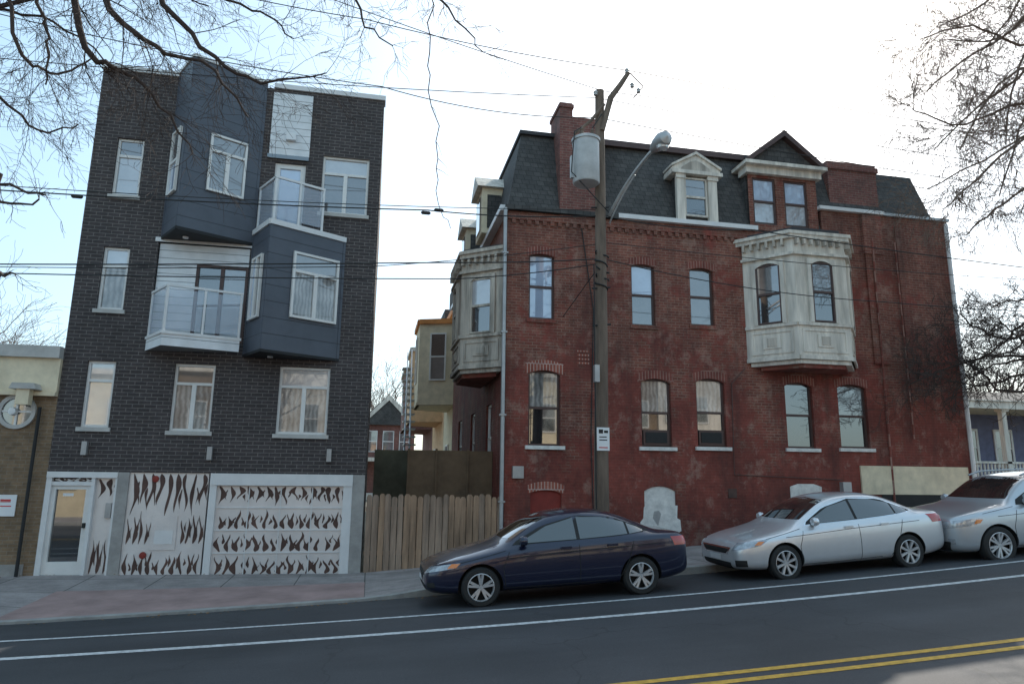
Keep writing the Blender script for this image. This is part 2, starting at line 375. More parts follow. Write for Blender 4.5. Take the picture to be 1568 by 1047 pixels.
# ================================================================== DARK BRICK APARTMENT BUILDING
G=grp('dark_brick_apartment_building')
XL=FA.px(72,730)[0]; XR=FA.px(559,730)[0]; ZT=11.28; ZG=FA.px(300,724)[1]
wins=[(FA.R(175,212,217,300),'dh',m_glite,m_gmid,.72),(FA.R(153,378,194,474),'dh',m_gcurt,m_glite,.72),(FA.R(128,552,172,654),'dh',m_glite,m_glite,.72),
 (FA.R(263,557,326,660),'tr',m_gcurt,m_gmid,.72),(FA.R(425,562,503,665),'tr',m_gcurt,m_glite,.72),(FA.R(492,241,564,328),'tr',m_gmid,m_glite,.72)]
mb=MB()
ZB0=4.95
rec_r=(-4.93,-2.96,ZB0,7.2)
updoor=(*FA.R(418,250,466,330)[:2],7.62,FA.R(418,250,466,330)[3])
siding=FA.R(416,145,477,240)
ops=[w_[0] for w_ in wins]+[updoor]
wall(mb,FA,XL,XR,ZG,ZT,ops+[rec_r],.16,m_dbrick)
mb.quad((XL,16,-.3),(XL,27,-.3),(XL,27,ZT),(XL,16,ZT),m_dbrick); mb.quad((XR,16,-.3),(XR,27,-.3),(XR,27,ZT),(XR,16,ZT),m_dbrick)
mb.quad((XL,27,-.3),(XR,27,-.3),(XR,27,ZT),(XL,27,ZT),m_dbrick); mb.quad((XL,16,ZT-.05),(XR,16,ZT-.05),(XR,27,ZT-.05),(XL,27,ZT-.05),m_tar)
mb.build('walls',G,recalc=False)
mb=MB()
for r,st,g1,g2,sp in wins:
    window(mb,FA,r,.12,m_wframe,g1,st,g2,.055,sp)
    FA.box(mb,r[0]-.05,r[1]+.05,r[2]-.09,r[2]-.003,-.1,.05,m_sill)
window(mb,FA,updoor,.12,m_wframe,m_gsky,'x',None,.12)
mb.build('windows',G)
mb=MB()
bx0,bx1=-4.89,-2.92
FA.box(mb,XL-.03,bx0-.0,ZT,ZT+.12,-.3,.05,m_wmetal); FA.box(mb,siding[0],XR+.03,ZT,ZT+.12,-.3,.05,m_wmetal)
FA.box(mb,siding[0],siding[1],siding[2],siding[3]-.0,0,.04,m_wsiding)
FA.box(mb,siding[0]-.03,siding[1]+.0,siding[2]-.1,siding[2]-.005,0,.07,m_gdark)
a=FA.px(446,212); FA.box(mb,a[0]-.1,a[0]+.12,a[1]-.1,a[1]+.08,.045,.14,m_signw)
FA.box(mb,-5.0,-2.9,7.2,7.3,-.1,.02,m_wmetal)
for px,py in((131,686),(322,694),(504,697)):
    u,z=FA.px(px,py); FA.box(mb,u-.05,u+.05,z-.14,z+.14,0.0,.1,m_alu)
mb.build('trim',G,sharp=30)
mb=MB()
FA.box(mb,-4.91,-4.1,4.97,7.18,-.15,-.06,m_wsiding); FA.box(mb,-4.1,-2.98,6.75,7.18,-.15,-.05,m_wsiding)
window(mb,FA,(-4.1,-2.98,4.97,6.75),.14,m_dframe,m_gdark,'c2',m_gmid,.06)
mb.build('loggia_door',G)
def tribay(name,wl,apex,wr,z0,z1):
    mb=MB()
    mb.prism([wl,apex,wr],z0,z1,m_siding); 
    f1=Fr(wl,apex); f2=Fr(apex,wr)
    for f in(f1,f2): 
        f.box(mb,0.0,.06,z0,z1,.0,.012,m_siding); f.box(mb,f.W-.06,f.W,z0,z1,0,.012,m_siding)
    return mb,f1,f2
UL,UA,UR=(bx0,15.998),(-4.37,15.16),(-2.90,15.998)
mb,f1,f2=tribay('u',UL,UA,UR,7.32,11.36)
for f in(f1,f2):
    f.box(mb,-.0,f.W,11.36,11.44,-.1,.03,m_wmetal)
r=f2.R(318,212,376,300); f2.box(mb,r[0],r[1],r[2],r[3],-.02,.004,m_dark)
window(mb,f2,r,-.01,m_wframe,m_gmid,'tr',m_gmid,.05,.72)
r=f1.R(262,205,279,292); window(mb,f1,(.2,.75,r[2],r[3]),-.01,m_wframe,m_gsky,'dh',m_gmid,.05)
for f in(f1,f2): f.box(mb,0,f.W,7.25,7.32,-.05,.01,m_dark)
mb.prism([UL,UA,UR],7.26,7.315,m_dark)
mb.lathe([(0,.07),(-.03,.06),(-.04,0)],(-4.3,15.7,7.25),(0,0,1),12,m_glite)
mb.build('upper_bay',G)
LL,LA,LR=(-2.93,15.998),(-2.42,15.06),(-.84,15.998)
mb,f1,f2=tribay('l',LL,LA,LR,4.7,7.5)
r=f2.R(445,392,516,492); window(mb,f2,r,-.01,m_wframe,m_gcurt,'tr',m_gmid,.055,.72)
r=f1.R(375,400,398,490); window(mb,f1,(.25,.85,r[2],r[3]),-.01,m_wframe,m_gsky,'c2',m_gmid,.05)
for f in(f1,f2): f.box(mb,-.01,f.W,7.5,7.62,-.2,.035,m_wmetal); f.box(mb,0,f.W,4.64,4.7,-.05,.01,m_dark)
mb.prism([LL,LA,LR],7.5,7.6,m_tar); mb.prism([LL,LA,LR],4.645,4.695,m_dark)
mb.lathe([(0,.07),(-.03,.06),(-.04,0)],(-2.3,15.7,4.64),(0,0,1),12,m_glite)
mb.build('lower_bay',G)
def balcony(name,wl,apex,wr,z,slab):
    mb=MB()
    if slab: 
        mb.prism([wl,apex,wr],z-.28,z,m_wsiding)
        mb.prism([(wl[0]-.03,wl[1]),(apex[0]-.02,apex[1]-.04),(wr[0]+.03,wr[1])],z-.03,z+.03,m_wmetal)
    for a_,b_ in((wl,apex),(apex,wr)):
        f=Fr(a_,b_); n=max(1,round(f.W/.75))
        f.box(mb,0,f.W,z+1.0,z+1.05,-.05,0,m_wmetal)
        for i in range(n+1):
            u=f.W*i/n; u=min(max(u,.03),f.W-.03); f.box(mb,u-.022,u+.022,z,z+1.0,-.045,-.005,m_wmetal)
        for i in range(n): f.box(mb,f.W*i/n+.04,f.W*(i+1)/n-.04,z+.08,z+.96,-.03,-.02,m_clear)
    mb.build(name,G)
balcony('lower_balcony',(-4.95,15.97),(-4.40,15.12),(-2.95,15.6),4.97,True)
balcony('upper_balcony',(-2.88,15.95),(-2.40,15.12),(-1.35,15.66),7.62,False)
# ground floor
rng=random.Random(5)
def flame(mb,fr,cu,zA,zB,n,w_,mat,sg=None,fat=.3):
    h=zB-zA; sg=sg or rng.choice((-1,1)); am=w_*rng.uniform(.12,.3)*sg; L=[];Rr=[];K=14
    k0=rng.uniform(.75,1.15); fq=rng.uniform(4.2,6.2); ph=rng.uniform(-1.2,.4)
    for k in range(K+1):
        t=k/K; hw=w_*fat*k0*math.sin(math.pi*min(1,(t*.96+.02))**.62)*(.85+.25*math.sin(9*t+ph*3))
        if k in(0,K): hw=.002
        c=cu+am*math.sin(fq*t+ph); Lz=zA+h*t
        L.append((c-hw,Lz)); Rr.append((c+hw,Lz))
    vs=[fr.P(u,z,n) for u,z in L]+[fr.P(u,z,n) for u,z in Rr]
    mb.add(vs,[(k,k+1,K+1+k+1,K+1+k) for k in range(K)],mat)
def flames(mb,fr,u0,u1,z0,z1,n,count,mat,mode='up'):
    w_=(u1-u0)/count; H=z1-z0
    for i in range(count):
        cu=u0+w_*(i+.5)+rng.uniform(-.07,.07)*w_; h=H*rng.uniform(.6,1.)
        up=(mode!='down'); sg=rng.choice((-1,1))
        if up: flame(mb,fr,cu,z0,z0+h,n,w_,mat,sg)
        else: flame(mb,fr,cu,z1,z1-h,n,w_,mat,sg)
        if rng.random()<.85:
            hh=H*rng.uniform(.3,.55); zo=H*rng.uniform(.0,.25)
            if up: flame(mb,fr,cu+w_*.5,z0+zo+H*.15,z0+zo+H*.15+hh,n+.0012,w_*.5,mat,-sg)
            else: flame(mb,fr,cu+w_*.5,z1-zo-H*.15,z1-zo-H*.15-hh,n+.0012,w_*.5,mat,-sg)
mb=MB()
zt=ZG; base=-.3
ux=lambda px:FA.px(px,800)[0]
FA.box(mb,XL,XR,base,ZG,-.25,-.2,m_dark)
d0,d1=ux(62),ux(172)
FA.box(mb,d0,d1,zt-.12,zt,-.2,.02,m_wmetal); FA.box(mb,d0,d0+.1,-.1,zt-.12,-.2,.0,m_wmetal)
dm=ux(136); FA.box(mb,dm-.05,dm+.02,-.1,zt-.12,-.2,.0,m_wmetal)
FA.box(mb,d0+.1,dm-.05,zt-.28,zt-.2,-.2,-.02,m_wmetal)
FA.box(mb,d0+.1,dm-.05,zt-.2,zt-.12,-.15,-.1,m_shadow)
flames(mb,FA,d0+.12,dm-.07,zt-.2,zt-.12,-.095,4,m_signw)
FA.box(mb,d0+.1,d0+.18,.0,zt-.28,-.16,-.06,m_wframe); FA.box(mb,dm-.15,dm-.05,.0,zt-.28,-.16,-.06,m_wframe)
FA.box(mb,d0+.18,dm-.15,.0,.28,-.16,-.062,m_wframe); FA.box(mb,d0+.18,dm-.15,zt-.36,zt-.28,-.16,-.062,m_wframe)
FA.box(mb,d0+.18,dm-.15,.28,zt-.36,-.14,-.12,m_gdark)
FA.box(mb,d0+.3,d0+.5,zt-.5,zt-.44,-.12,-.117,m_signw)
FA.box(mb,dm-.13,dm-.08,.95,1.05,-.06,-.01,m_black)
FA.box(mb,dm+.02,d1-.04,.0,zt-.12,-.15,-.1,m_sheet); flames(mb,FA,dm+.04,d1-.05,.03,.85,-.095,3,m_shadow); flames(mb,FA,dm+.04,d1-.05,1.5,zt-.14,-.095,2,m_shadow,'down')
FA.box(mb,d1-.04,d1,-.1,zt-.12,-.2,0,m_wmetal)
FA.box(mb,ux(157),ux(166),1.15,1.45,-.095,-.05,m_alu)
FA.box(mb,ux(172)+.003,ux(190),base,zt,-.2,.01,m_conc); FA.box(mb,ux(537),XR,base,zt,-.2,.01,m_conc)
p0,p1=ux(190)+.003,ux(313)
FA.box(mb,p0,p1,-.1,zt,-.18,-.03,m_sheet)
flames(mb,FA,p0+.02,p1-.02,1.15,zt-.02,-.026,9,m_shadow,'down')
flames(mb,FA,p0+.02,p0+.5,.62,1.3,-.024,4,m_shadow,'up'); flames(mb,FA,p1-.5,p1-.02,.62,1.3,-.024,4,m_shadow,'up')
flames(mb,FA,p0+.02,p1-.02,.0,.48,-.026,10,m_shadow,'up')
FA.box(mb,(p0+p1)/2-.26,(p0+p1)/2+.24,.5,1.2,-.02,-.012,m_sheet); FA.box(mb,(p0+p1)/2-.18,(p0+p1)/2+.18,.62,.9,-.012,-.004,m_wmetal)
for px,py in((238,733),(218,850)):
    u,z=FA.px(px,py); mb.lathe([(0,.07),(.03,.065),(.04,.0)],FA.P(u,z,-.02),(0,-1,0),16,m_redb)
g0,g1=ux(316),ux(537)
FA.box(mb,g0,g1-.003,zt-.25,zt,-.2,.02,m_wmetal); FA.box(mb,g0,g0+.14,base,zt-.25,-.2,.0,m_wmetal); FA.box(mb,g1-.2,g1-.003,base,zt-.25,-.2,.0,m_wmetal)
ga,gb=g0+.14,g1-.2; gh=(zt-.25+.05)/4
for i in range(4):
    a=-.05+gh*i; FA.box(mb,ga,gb,a+.008,a+gh-.008,-.18,-.08,m_sheet)
    flames(mb,FA,ga+.02,gb-.02,a+.02,a+gh-.02,-.076,14,m_shadow,'up' if i!=3 else 'down')
    FA.box(mb,ga,gb,a-.012,a+.012,-.08,-.06,m_wmetal)
    for k in range(1,4): 
        uu=ga+(gb-ga)*k/4; FA.box(mb,uu-.012,uu+.012,a+.012,a+gh-.012,-.08,-.065,m_wmetal)
mb.build('ground_floor_front',G)
# ================================================================== TAN BUILDING
G=grp('tan_brick_shop_building'); mb=MB()
wall(mb,FA,-14,XL-.005,-.3,3.75,[],.1,m_tbrick)
mb.box(-14,XL-.01,16.05,27,-.3,4.2,m_tbrick)
zcn=FA.px(40,600)[1]; zt2=FA.px(40,530)[1]
FA.box(mb,-14,XL-.006,zcn,zt2-.25,-.3,.1,m_cream); FA.box(mb,-14,XL-.006,zt2-.25,zt2,-.35,.2,m_sill); FA.box(mb,-14,XL-.006,zcn-.08,zcn,-.1,.16,m_cream)
u,z=FA.px(27,630)
mb.lathe([(.0,.36),(.06,.36),(.06,.28),(.0,.28)],FA.P(u,z,0),(0,-1,0),28,m_sill); mb.lathe([(.02,.28),(.02,0)],FA.P(u,z,0),(0,-1,0),28,m_gmid)
FA.box(mb,u-.02,u+.02,z-.28,z+.28,.02,.05,m_wframe); FA.box(mb,u-.28,u+.28,z-.02,z+.02,.02,.045,m_wframe)
mb.lathe([(0,.09),(.09,.07),(.1,0)],FA.P(u-.05,z,.05),(0,-1,0),14,m_signw)
u,z=FA.px(48,598); FA.box(mb,u-.12,u+.12,z-.32,z,.17,.35,m_cream); mb.extr([FA.P(u-.25,z,.1),FA.P(u+.25,z,.1),FA.P(u+.2,z+.12,.1),FA.P(u-.2,z+.12,.1)],(0,-.3,0),m_sill)
mb.tube([FA.P(u+.25,0,.1),FA.P(u+.25,3.4,.1)],.035,8,m_black)
FA.box(mb,-14,XL-.2,-.3,.25,0,.04,m_conc)
mb.build('shop_front',G)
G=grp('no_parking_wall_sign'); mb=MB(); r=FA.R(-8,757,25,790); FA.box(mb,*r,.01,.03,m_signw); FA.box(mb,r[0]+.1,r[1]-.1,r[3]-.12,r[3]-.09,.03,.033,m_red); FA.box(mb,r[0]+.1,r[1]-.08,r[2]+.19,r[2]+.21,.03,.033,m_red); FA.box(mb,r[0]+.1,r[1]-.1,r[2]+.28,r[2]+.3,.03,.033,m_red); mb.build('sign_plate',G)
# ================================================================== RED BRICK BUILDING
G=grp('red_brick_rowhouse'); BX0=3.08; BX1=16.1; ZC=8.75
W2=[(FA.R(810,389,849,488),m_gsky,m_gsky),(FA.R(967,405,1003,498),m_gmid,m_gsky),(FA.R(1057,411,1093,498),m_gmid,m_gmid)]
W1=[(FA.R(809,567,858,682),m_gdark,m_gcurt),(FA.R(982,580,1028,684),m_gdark,m_gcurt),(FA.R(1067,580,1111,684),m_gdark,m_gcurt),(FA.R(1204,586,1246,686),m_gdark,m_gdark),(FA.R(1285,589,1329,686),m_gdark,m_gmid)]
zbs=[FA.R(812,750,860,790),FA.R(987,744,1035,806),FA.R(1210,740,1258,768)]
mb=MB()
DD=FA.R(1154,287,1189,352),FA.R(1202,292,1237,346)
wall(mb,FA,BX0,12,-.3,ZC,[x[0] for x in W2+W1[:4]]+zbs[:2],.18,m_rbrick)
wall(mb,FA,12,BX1,-.3,9.5,[W1[4][0]],.18,m_rbrick)
FS=Fr((BX0,27),(BX0,16))
sidew=[(2,3,5.4,7.2),(4.9,5.8,5.4,7.2),(2,3,2.2,4.0),(5.2,6.1,2.2,4.0),(8.2,9.1,2.2,4.)]
wall(mb,FS,0,11,-.3,ZC,sidew,.15,m_rbrick)
mb.quad((BX1,16,-.3),(BX1,27,-.3),(BX1,27,9.5),(BX1,16,9.5),m_rbrick); mb.quad((BX0,27,-.3),(BX1,27,-.3),(BX1,27,9.5),(BX0,27,8.7),m_rbrick)
mb.quad((12,16.0,ZC),(12,16.5,ZC),(12,16.5,9.5),(12,16,9.5),m_rbrick); mb.quad((12,16.5,ZC),(BX1,16.5,ZC),(BX1,16.5,9.5),(12,16.5,9.5),m_rbrick)
mb.build('walls',G,recalc=False)
mb=MB()
for r,g1,g2 in W2:
    window(mb,FA,r,.14,m_dframe,g1,'dh',g2,.045); archfill(mb,FA,r,.07,m_rbrick,.08); archband(mb,FA,r,.07,m_rbrick3,.2); FA.box(mb,r[0]-.06,r[1]+.06,r[2]-.1,r[2]-.003,-.1,.04,m_rbrick)
for i,(r,g1,g2) in enumerate(W1):
    window(mb,FA,r,.14,m_dframe,g1,'dh',g2,.05); archfill(mb,FA,r,.1,m_rbrick,.08); archband(mb,FA,r,.1,m_rbrick2 if i==0 else m_rbrick3,.22 if i else .26,.08)
    FA.box(mb,r[0]-.08,r[1]+.1,r[2]-.09,r[2]-.003,-.1,.07,m_wsill)
    if i in(1,2): FA.box(mb,r[0]+.06,r[1]-.06,r[2]+.05,r[2]+.42,-.12,-.05,m_dframe); FA.box(mb,r[0]+.12,r[1]-.12,r[2]+.1,r[2]+.36,-.05,-.03,m_black)
r=zbs[0]; FA.box(mb,*r,-.1,-.06,m_redb); archfill(mb,FA,r,.08,m_rbrick,.05); archband(mb,FA,r,.08,m_rbrick2,.2,.06)
r=zbs[1]; FA.box(mb,*r,-.1,-.03,m_wsill); archfill(mb,FA,r,.12,m_rbrick,.02)
FA.poly(mb,[(r[0]-.02,r[2]-.45),(r[1]+.0,r[2]-.4),(r[1]+.03,r[2]-.15),(r[1]+.12,r[2]-.1),(r[1]+.1,r[2]+.16),(r[1]+.02,r[2]+.2),(r[1]+.04,r[2]+.5),(r[0]+.03,r[2]+.53),(r[0]-.02,r[2]+.45),(r[0]-.04,r[2]+.2),(r[0]-.12,r[2]+.1),(r[0]-.1,r[2]-.1),(r[0]-.03,r[2]-.2)],.0,.006,m_wsill)
FA.poly(mb,[(r[0]+.2,r[2]+.2),(r[0]+.33,r[2]+.02),(r[0]+.42,r[2]+.3),(r[0]+.36,r[2]+.38),(r[0]+.24,r[2]+.36)],.006,.009,m_alu)
r=zbs[2]; FA.poly(mb,[(r[0],r[2]-.5),(r[1],r[2]-.5),(r[1],r[3]-.08),((r[0]*.25+r[1]*.75),r[3]-.01),((r[0]*.75+r[1]*.25),r[3]-.01),(r[0],r[3]-.08)],0,.02,m_wsill)
r=FA.R(1318,714,1482,757); FA.box(mb,r[0],r[1],r[2],r[3],0,.05,m_cream); FA.box(mb,r[0]+.6,r[1]-.7,r[2]-.8,r[2],0,.03,m_dark)
r=FA.R(1115,748,1128,762); FA.box(mb,*r,0,.02,m_shadow)
for w_ in sidew: window(mb,FS,w_,.12,m_wframe,m_gmid,'dh',m_glite,.06)
mb.build('windows',G)
mb=MB(); uG=FA.px(945,332)[0]
FA.box(mb,BX0-.05,12,8.45,8.6,.0,.05,m_rbrick); FA.box(mb,BX0-.08,uG,8.68,8.8,.0,.12,m_shing)
FA.box(mb,uG,9.95,8.7,8.82,.0,.14,m_wmetal); FA.box(mb,11.9,13.95,9.5,9.6,-.2,.12,m_wmetal); FA.box(mb,13.95,BX1+.05,9.5,9.58,-.2,.08,m_alu)
for k in range(45):
    x=BX0+.1+k*.2
    if x<12: FA.box(mb,x,x+.1,8.35,8.45,.0,.045,m_rbrick)
ua=FA.px(1322,400)[0]; ub=FA.px(1350,400)[0]
FA.box(mb,ua,ub,8.3,9.45,.0,.10,m_rbrick); FA.box(mb,ua+.04,ub-.04,5.2,8.3,.0,.06,m_rbrick); FA.box(mb,ub+.5,ub+.78,4.2,9.2,.0,.05,m_rbrick)
for f in(FS,): f.box(mb,0,11.05,8.66,8.8,.002,.2,m_wmetal)
mb.tube([(BX0-.08,15.9,8.7),(BX0-.08,15.9,.4)],.05,8,m_alu); mb.tube([(BX1-.12,15.9,9.4),(BX1-.12,15.9,1.2)],.055,8,m_wmetal)
for z in(1.5,3.5,5.5,7.5): FA.box(mb,BX0-.15,BX0-.002,z,z+.04,.03,.16,m_alu)
u,z=FA.px(792,722); FA.box(mb,u-.13,u+.13,z-.15,z+.13,.0,.12,m_alu)
u,z=FA.px(893,545); 
for k in range(4): FA.box(mb,u-.15,u+.15,z-.2+k*.1,z-.16+k*.1,0,.01,m_rbrick2)
u,z=FA.px(1349,560); mb.tube([FA.P(u,z+3.6,.1),FA.P(u,1.2,.04)],.03,6,m_rbrick3); u+=.75; mb.tube([FA.P(u,z+3.6,.08),FA.P(u,3.2,.08)],.025,6,m_rbrick3)
mb.tube([FA.P(5.0,8.4,.03),FA.P(5.3,6.2,.03),FA.P(5.2,3.0,.03),FA.P(5.25,.8,.03)],.014,5,m_black)
mb.tube([FA.P(9.4,4.9,.03),FA.P(9.0,4.5,.03),FA.P(8.95,2.2,.03),FA.P(12,2.1,.03)],.012,5,m_dframe)
u,z=FA.px(1292,745); FA.box(mb,u-.12,u+.12,z-.12,z+.12,0,.15,m_alu)
mb.build('cornice_and_gutters',G)
mb=MB(); ti=.5; ZM=11.1
def Q(a,b,c,d,m): mb.quad(a,b,c,d,m)
Q((BX0,16.02,8.8),(BX1-.1,16.02,8.8),(BX1-.5,16.6,ZM),(BX0+.45,16.6,ZM),m_shing)
Q((BX0,16.02,8.8),(BX0,27,8.8),(BX0+.45,26.5,ZM),(BX0+.45,16.6,ZM),m_shing)
Q((BX1-.1,16.02,8.8),(BX1-.1,27,8.8),(BX1-.5,26.5,ZM),(BX1-.5,16.6,ZM),m_shing)
Q((BX0,27,8.8),(BX1-.1,27,8.8),(BX1-.5,26.5,ZM),(BX0+.45,26.5,ZM),m_shing)
Q((BX0+.45,16.6,ZM),(BX1-.5,16.6,ZM),(BX1-.5,26.5,ZM),(BX0+.45,26.5,ZM),m_tar)
mb.box(BX0+.4,12.2,16.5,16.65,ZM,ZM+.1,m_tar); mb.box(BX0+.4,BX0+.55,16.65,26.5,ZM,ZM+.1,m_tar); mb.box(5.6,10,16.44,16.5,ZM-.1,ZM+.05,m_dframe)
mb.tube([(5.7,17.5,11),(5.7,17.5,11.7)],.05,8,m_black); mb.tube([(13.,17.5,11),(13.,17.5,11.6)],.09,8,m_black); mb.tube([(13.,17.5,11.6),(13.,17.5,11.75)],.14,8,m_black)
mb.build('mansard_roof',G,recalc=False)
mb=MB()
c=FA.px(857,250)[0],FA.px(925,250)[0]
mb.box(c[0]+.35,c[1],15.98,16.9,8.5,FA.px(900,182)[1],m_chim); mb.box(c[0],c[0]+.35,15.975,16.9,8.5,FA.px(866,158)[1],m_chim)
mb.box(c[0]-.03,c[0]+.38,15.94,16.95,FA.px(866,158)[1]-.15,FA.px(866,158)[1]-.05,m_chim)
mb.box(12.55,14.15,16.3,17.2,9.0,11.2,m_chim); mb.box(12.5,14.2,16.25,17.25,10.95,11.1,m_chim)
mb.build('chimneys',G)
mb=MB()
r=FA.R(1047,279,1082,343); wd=FA.R(1036,279,1094,345); z1=FA.px(1068,272)[1]
mb.box(wd[0]+.02,wd[1]-.02,16.03,16.6,8.82,z1,m_shing)
window(mb,FA,(r[0],r[1],8.95,z1-.05),-.002,m_wwood,m_gdark,'dh',m_gmid,.05)
for a,b in((wd[0]-.03,r[0]-.01),(r[1]+.01,wd[1]+.03)):
    FA.box(mb,a,b,8.83,z1,.0,.12,m_wwood); FA.box(mb,a-.03,b+.03,z1-.12,z1,.12,.15,m_wwood)
cu=(wd[0]+wd[1])/2; hw=(wd[1]-wd[0])/2+.18
FA.box(mb,cu-hw,cu+hw,z1,z1+.1,-.5,.2,m_wwood)
pts=[(cu-hw,z1+.1),(cu+hw,z1+.1),(cu+hw*.95,z1+.2),(cu+hw*.4,z1+.48),(cu,z1+.58),(cu-hw*.4,z1+.48),(cu-hw*.95,z1+.2)]
FA.poly(mb,pts,-.55,.1,m_wwood); FA.poly(mb,[(cu+(p-cu)*.6,z1+.15+(z_-z1-.1)*.6) for p,z_ in pts],.1,.105,m_wwoodd)
FA.poly(mb,[(cu-hw,z1+.2),(cu,z1+.6),(cu+hw,z1+.2),(cu+hw,z1+.26),(cu,z1+.68),(cu-hw,z1+.26)],-.55,.16,m_wwood)
a0=FA.px(1146,300)[0]; a1=FA.px(1250,300)[0]; zb0=8.83; zt0=FA.px(1195,272)[1]
wall(mb,FA,a0,a1,zb0-.1,zt0,[(DD[0][0],DD[0][1],zb0+.1,zt0-.08),(DD[1][0],DD[1][1],zb0+.1,zt0-.08)],.12,m_rbrick)
mb.box(a0,a1,16.12,17.6,zb0,zt0,m_shing)
for rr in DD: window(mb,FA,(rr[0],rr[1],zb0+.1,zt0-.08),.09,m_dframe,m_glite,'dh',m_gsky,.05)
FA.box(mb,a0-.1,a1+.1,zt0,zt0+.2,-.3,.14,m_wwood); FA.box(mb,a0-.2,a1+.2,zt0+.2,zt0+.3,-1.4,.3,m_wwood)
zap=FA.px(1192,207)[1]; cm=(a0+a1)/2
FA.poly(mb,[(a0-.1,zt0+.3),(a1+.1,zt0+.3),(cm,zap-.1)],-1.5,.1,m_shing)
FA.poly(mb,[(a0-.22,zt0+.3),(a0-.02,zt0+.3),(cm,zap-.16),(a1+.02,zt0+.3),(a1+.22,zt0+.3),(cm,zap+.02)],-1.5,.28,m_dframe)
for yy in(18.2,21.6):
    mb.box(2.75,3.6,yy,yy+1.1,8.85,10.2,m_cream); mb.extr([(2.6,yy-.15,10.2),(2.6,yy+1.25,10.2),(2.6,yy+.55,10.75)],(1.2,0,0),m_wwood)
    mb.box(2.72,2.749,yy+.25,yy+.85,9.0,10.0,m_gdark); mb.box(2.9,3.3,yy-.02,yy-.001,9.,10.,m_shing)
mb.build('dormers',G)
def oriel(mb,pts,z0,z1,mat,gl,wf=m_dframe,panel=True):
    H=z1-z0; zs=z0+.27*H; zt_=z1-.2*H
    mb.prism(pts,z0,z1,mat)
    for i in range(len(pts)-1):
        f=Fr(pts[i],pts[i+1]); W=f.W
        f.box(mb,0,W,zs,zs+.08,-.05,.06,mat); f.box(mb,0,W,z0,z0+.1,-.05,.05,mat)
        pa,pb,pc,pd=.12,W-.12,z0+.18,zs-.08
        for (a_,b_,c_,d_) in((pa,pb,pc,pc+.06),(pa,pb,pd-.06,pd),(pa,pa+.06,pc+.06,pd-.06),(pb-.06,pb,pc+.06,pd-.06)): f.box(mb,a_,b_,c_,d_,0,.025,mat)
        m_=W/2; f.box(mb,m_-.22,m_+.22,pc+.14,pd-.14,0,.03,mat); f.box(mb,m_-.12,m_+.12,pc+.19,pd-.19,.03,.045,m_wwoodd)
        wv=min(.62,W-.5)
        f.box(mb,m_-wv/2-.02,m_+wv/2+.02,zs+.1,zt_+.02,.0,.004,m_dark)
        window(mb,f,(m_-wv/2,m_+wv/2,zs+.1,zt_-.03),-.004,wf,gl[0],'dh',gl[1],.04)
        archfill(mb,Fr(f.P(0,0,.09)[:2],f.P(W,0,.09)[:2]),(m_-wv/2,m_+wv/2,zs+.1,zt_),.1,mat,.08)
        f.box(mb,m_-wv/2-.1,m_-wv/2,zs+.08,zt_+.06,0,.075,mat); f.box(mb,m_+wv/2,m_+wv/2+.1,zs+.08,zt_+.06,0,.075,mat)
        f.box(mb,m_-wv/2,m_+wv/2,zt_,zt_+.06,0,.075,mat)
        f.box(mb,-.02,W+.02,zt_+.15,zt_+.22,-.05,.09,mat)
        u=.08
        while u<W-.06: f.box(mb,u-.03,u+.03,z1-.22,z1-.05,.0,.13,m_wwoodd); u+=.2
    c=V((sum(p[0] for p in pts)/len(pts),sum(p[1] for p in pts)/len(pts)))
    def ex(s): return [tuple(V(p)+(V(p)-c)*s) for p in pts]
    mb.prism(ex(.14),z1-.05,z1+.05,mat); mb.prism(ex(.2),z1+.05,z1+.14,mat); mb.prism(ex(-.1),z1+.14,z1+.28,m_tar)
    mb.prism(ex(-.05),z0-.1,z0,mat); mb.prism(ex(-.2),z0-.2,z0-.1,m_rbrick)
mb=MB(); oriel(mb,[(9.5,15.995),(10.35,15.0),(11.85,15.0),(12.7,15.995)],5.05,8.25,m_wwood,(m_gdark,m_gmid))
mb.build('oriel_bay',G)
mb=MB(); oriel(mb,[(BX0-.003,19.6),(2.1,18.9),(2.1,17.2),(BX0-.003,16.4)],4.75,7.7,m_wwoodd,(m_gdark,m_glite),m_wwoodd)
mb.build('side_oriel_bay',G)
# ================================================================== FENCE etc
G=grp('wooden_picket_fence'); mb=MB(); u=XR+.06
rg=random.Random(3)
while u<BX0-.1:
    w_=rg.uniform(.115,.145); zt_=FA.px(660,758)[1]+rg.uniform(-.035,.035); b=zb(u)-.03; j=rg.uniform(-.01,.01); sl=rg.uniform(-.008,.008)
    FA.poly(mb,[(u,b),(u+w_,b),(u+w_+sl,zt_-.05),(u+w_*.75+sl,zt_),(u+w_*.25+sl,zt_),(u+sl,zt_-.05)],.0+j,.02+j,rg.choice((m_fence,m_fence,m_fence2))); u+=w_+.014
for z in(.35,1.3): mb.box(XR+.05,BX0-.02,16.025,16.065,z,z+.09,m_fence)
mb.build('pickets_and_rails',G)
G=grp('plywood_yard_wall'); mb=MB()
mb.box(XR+.2,1.0,18.9,19.0,-.1,2.75,m_ply); mb.box(.9,BX0-.01,17.6,17.7,-.1,2.72,m_ply2)
for x in(.9,1.6,2.4): mb.box(x,x+.05,17.56,17.6,-.1,2.76,m_ply2)
mb.build('panels',G)
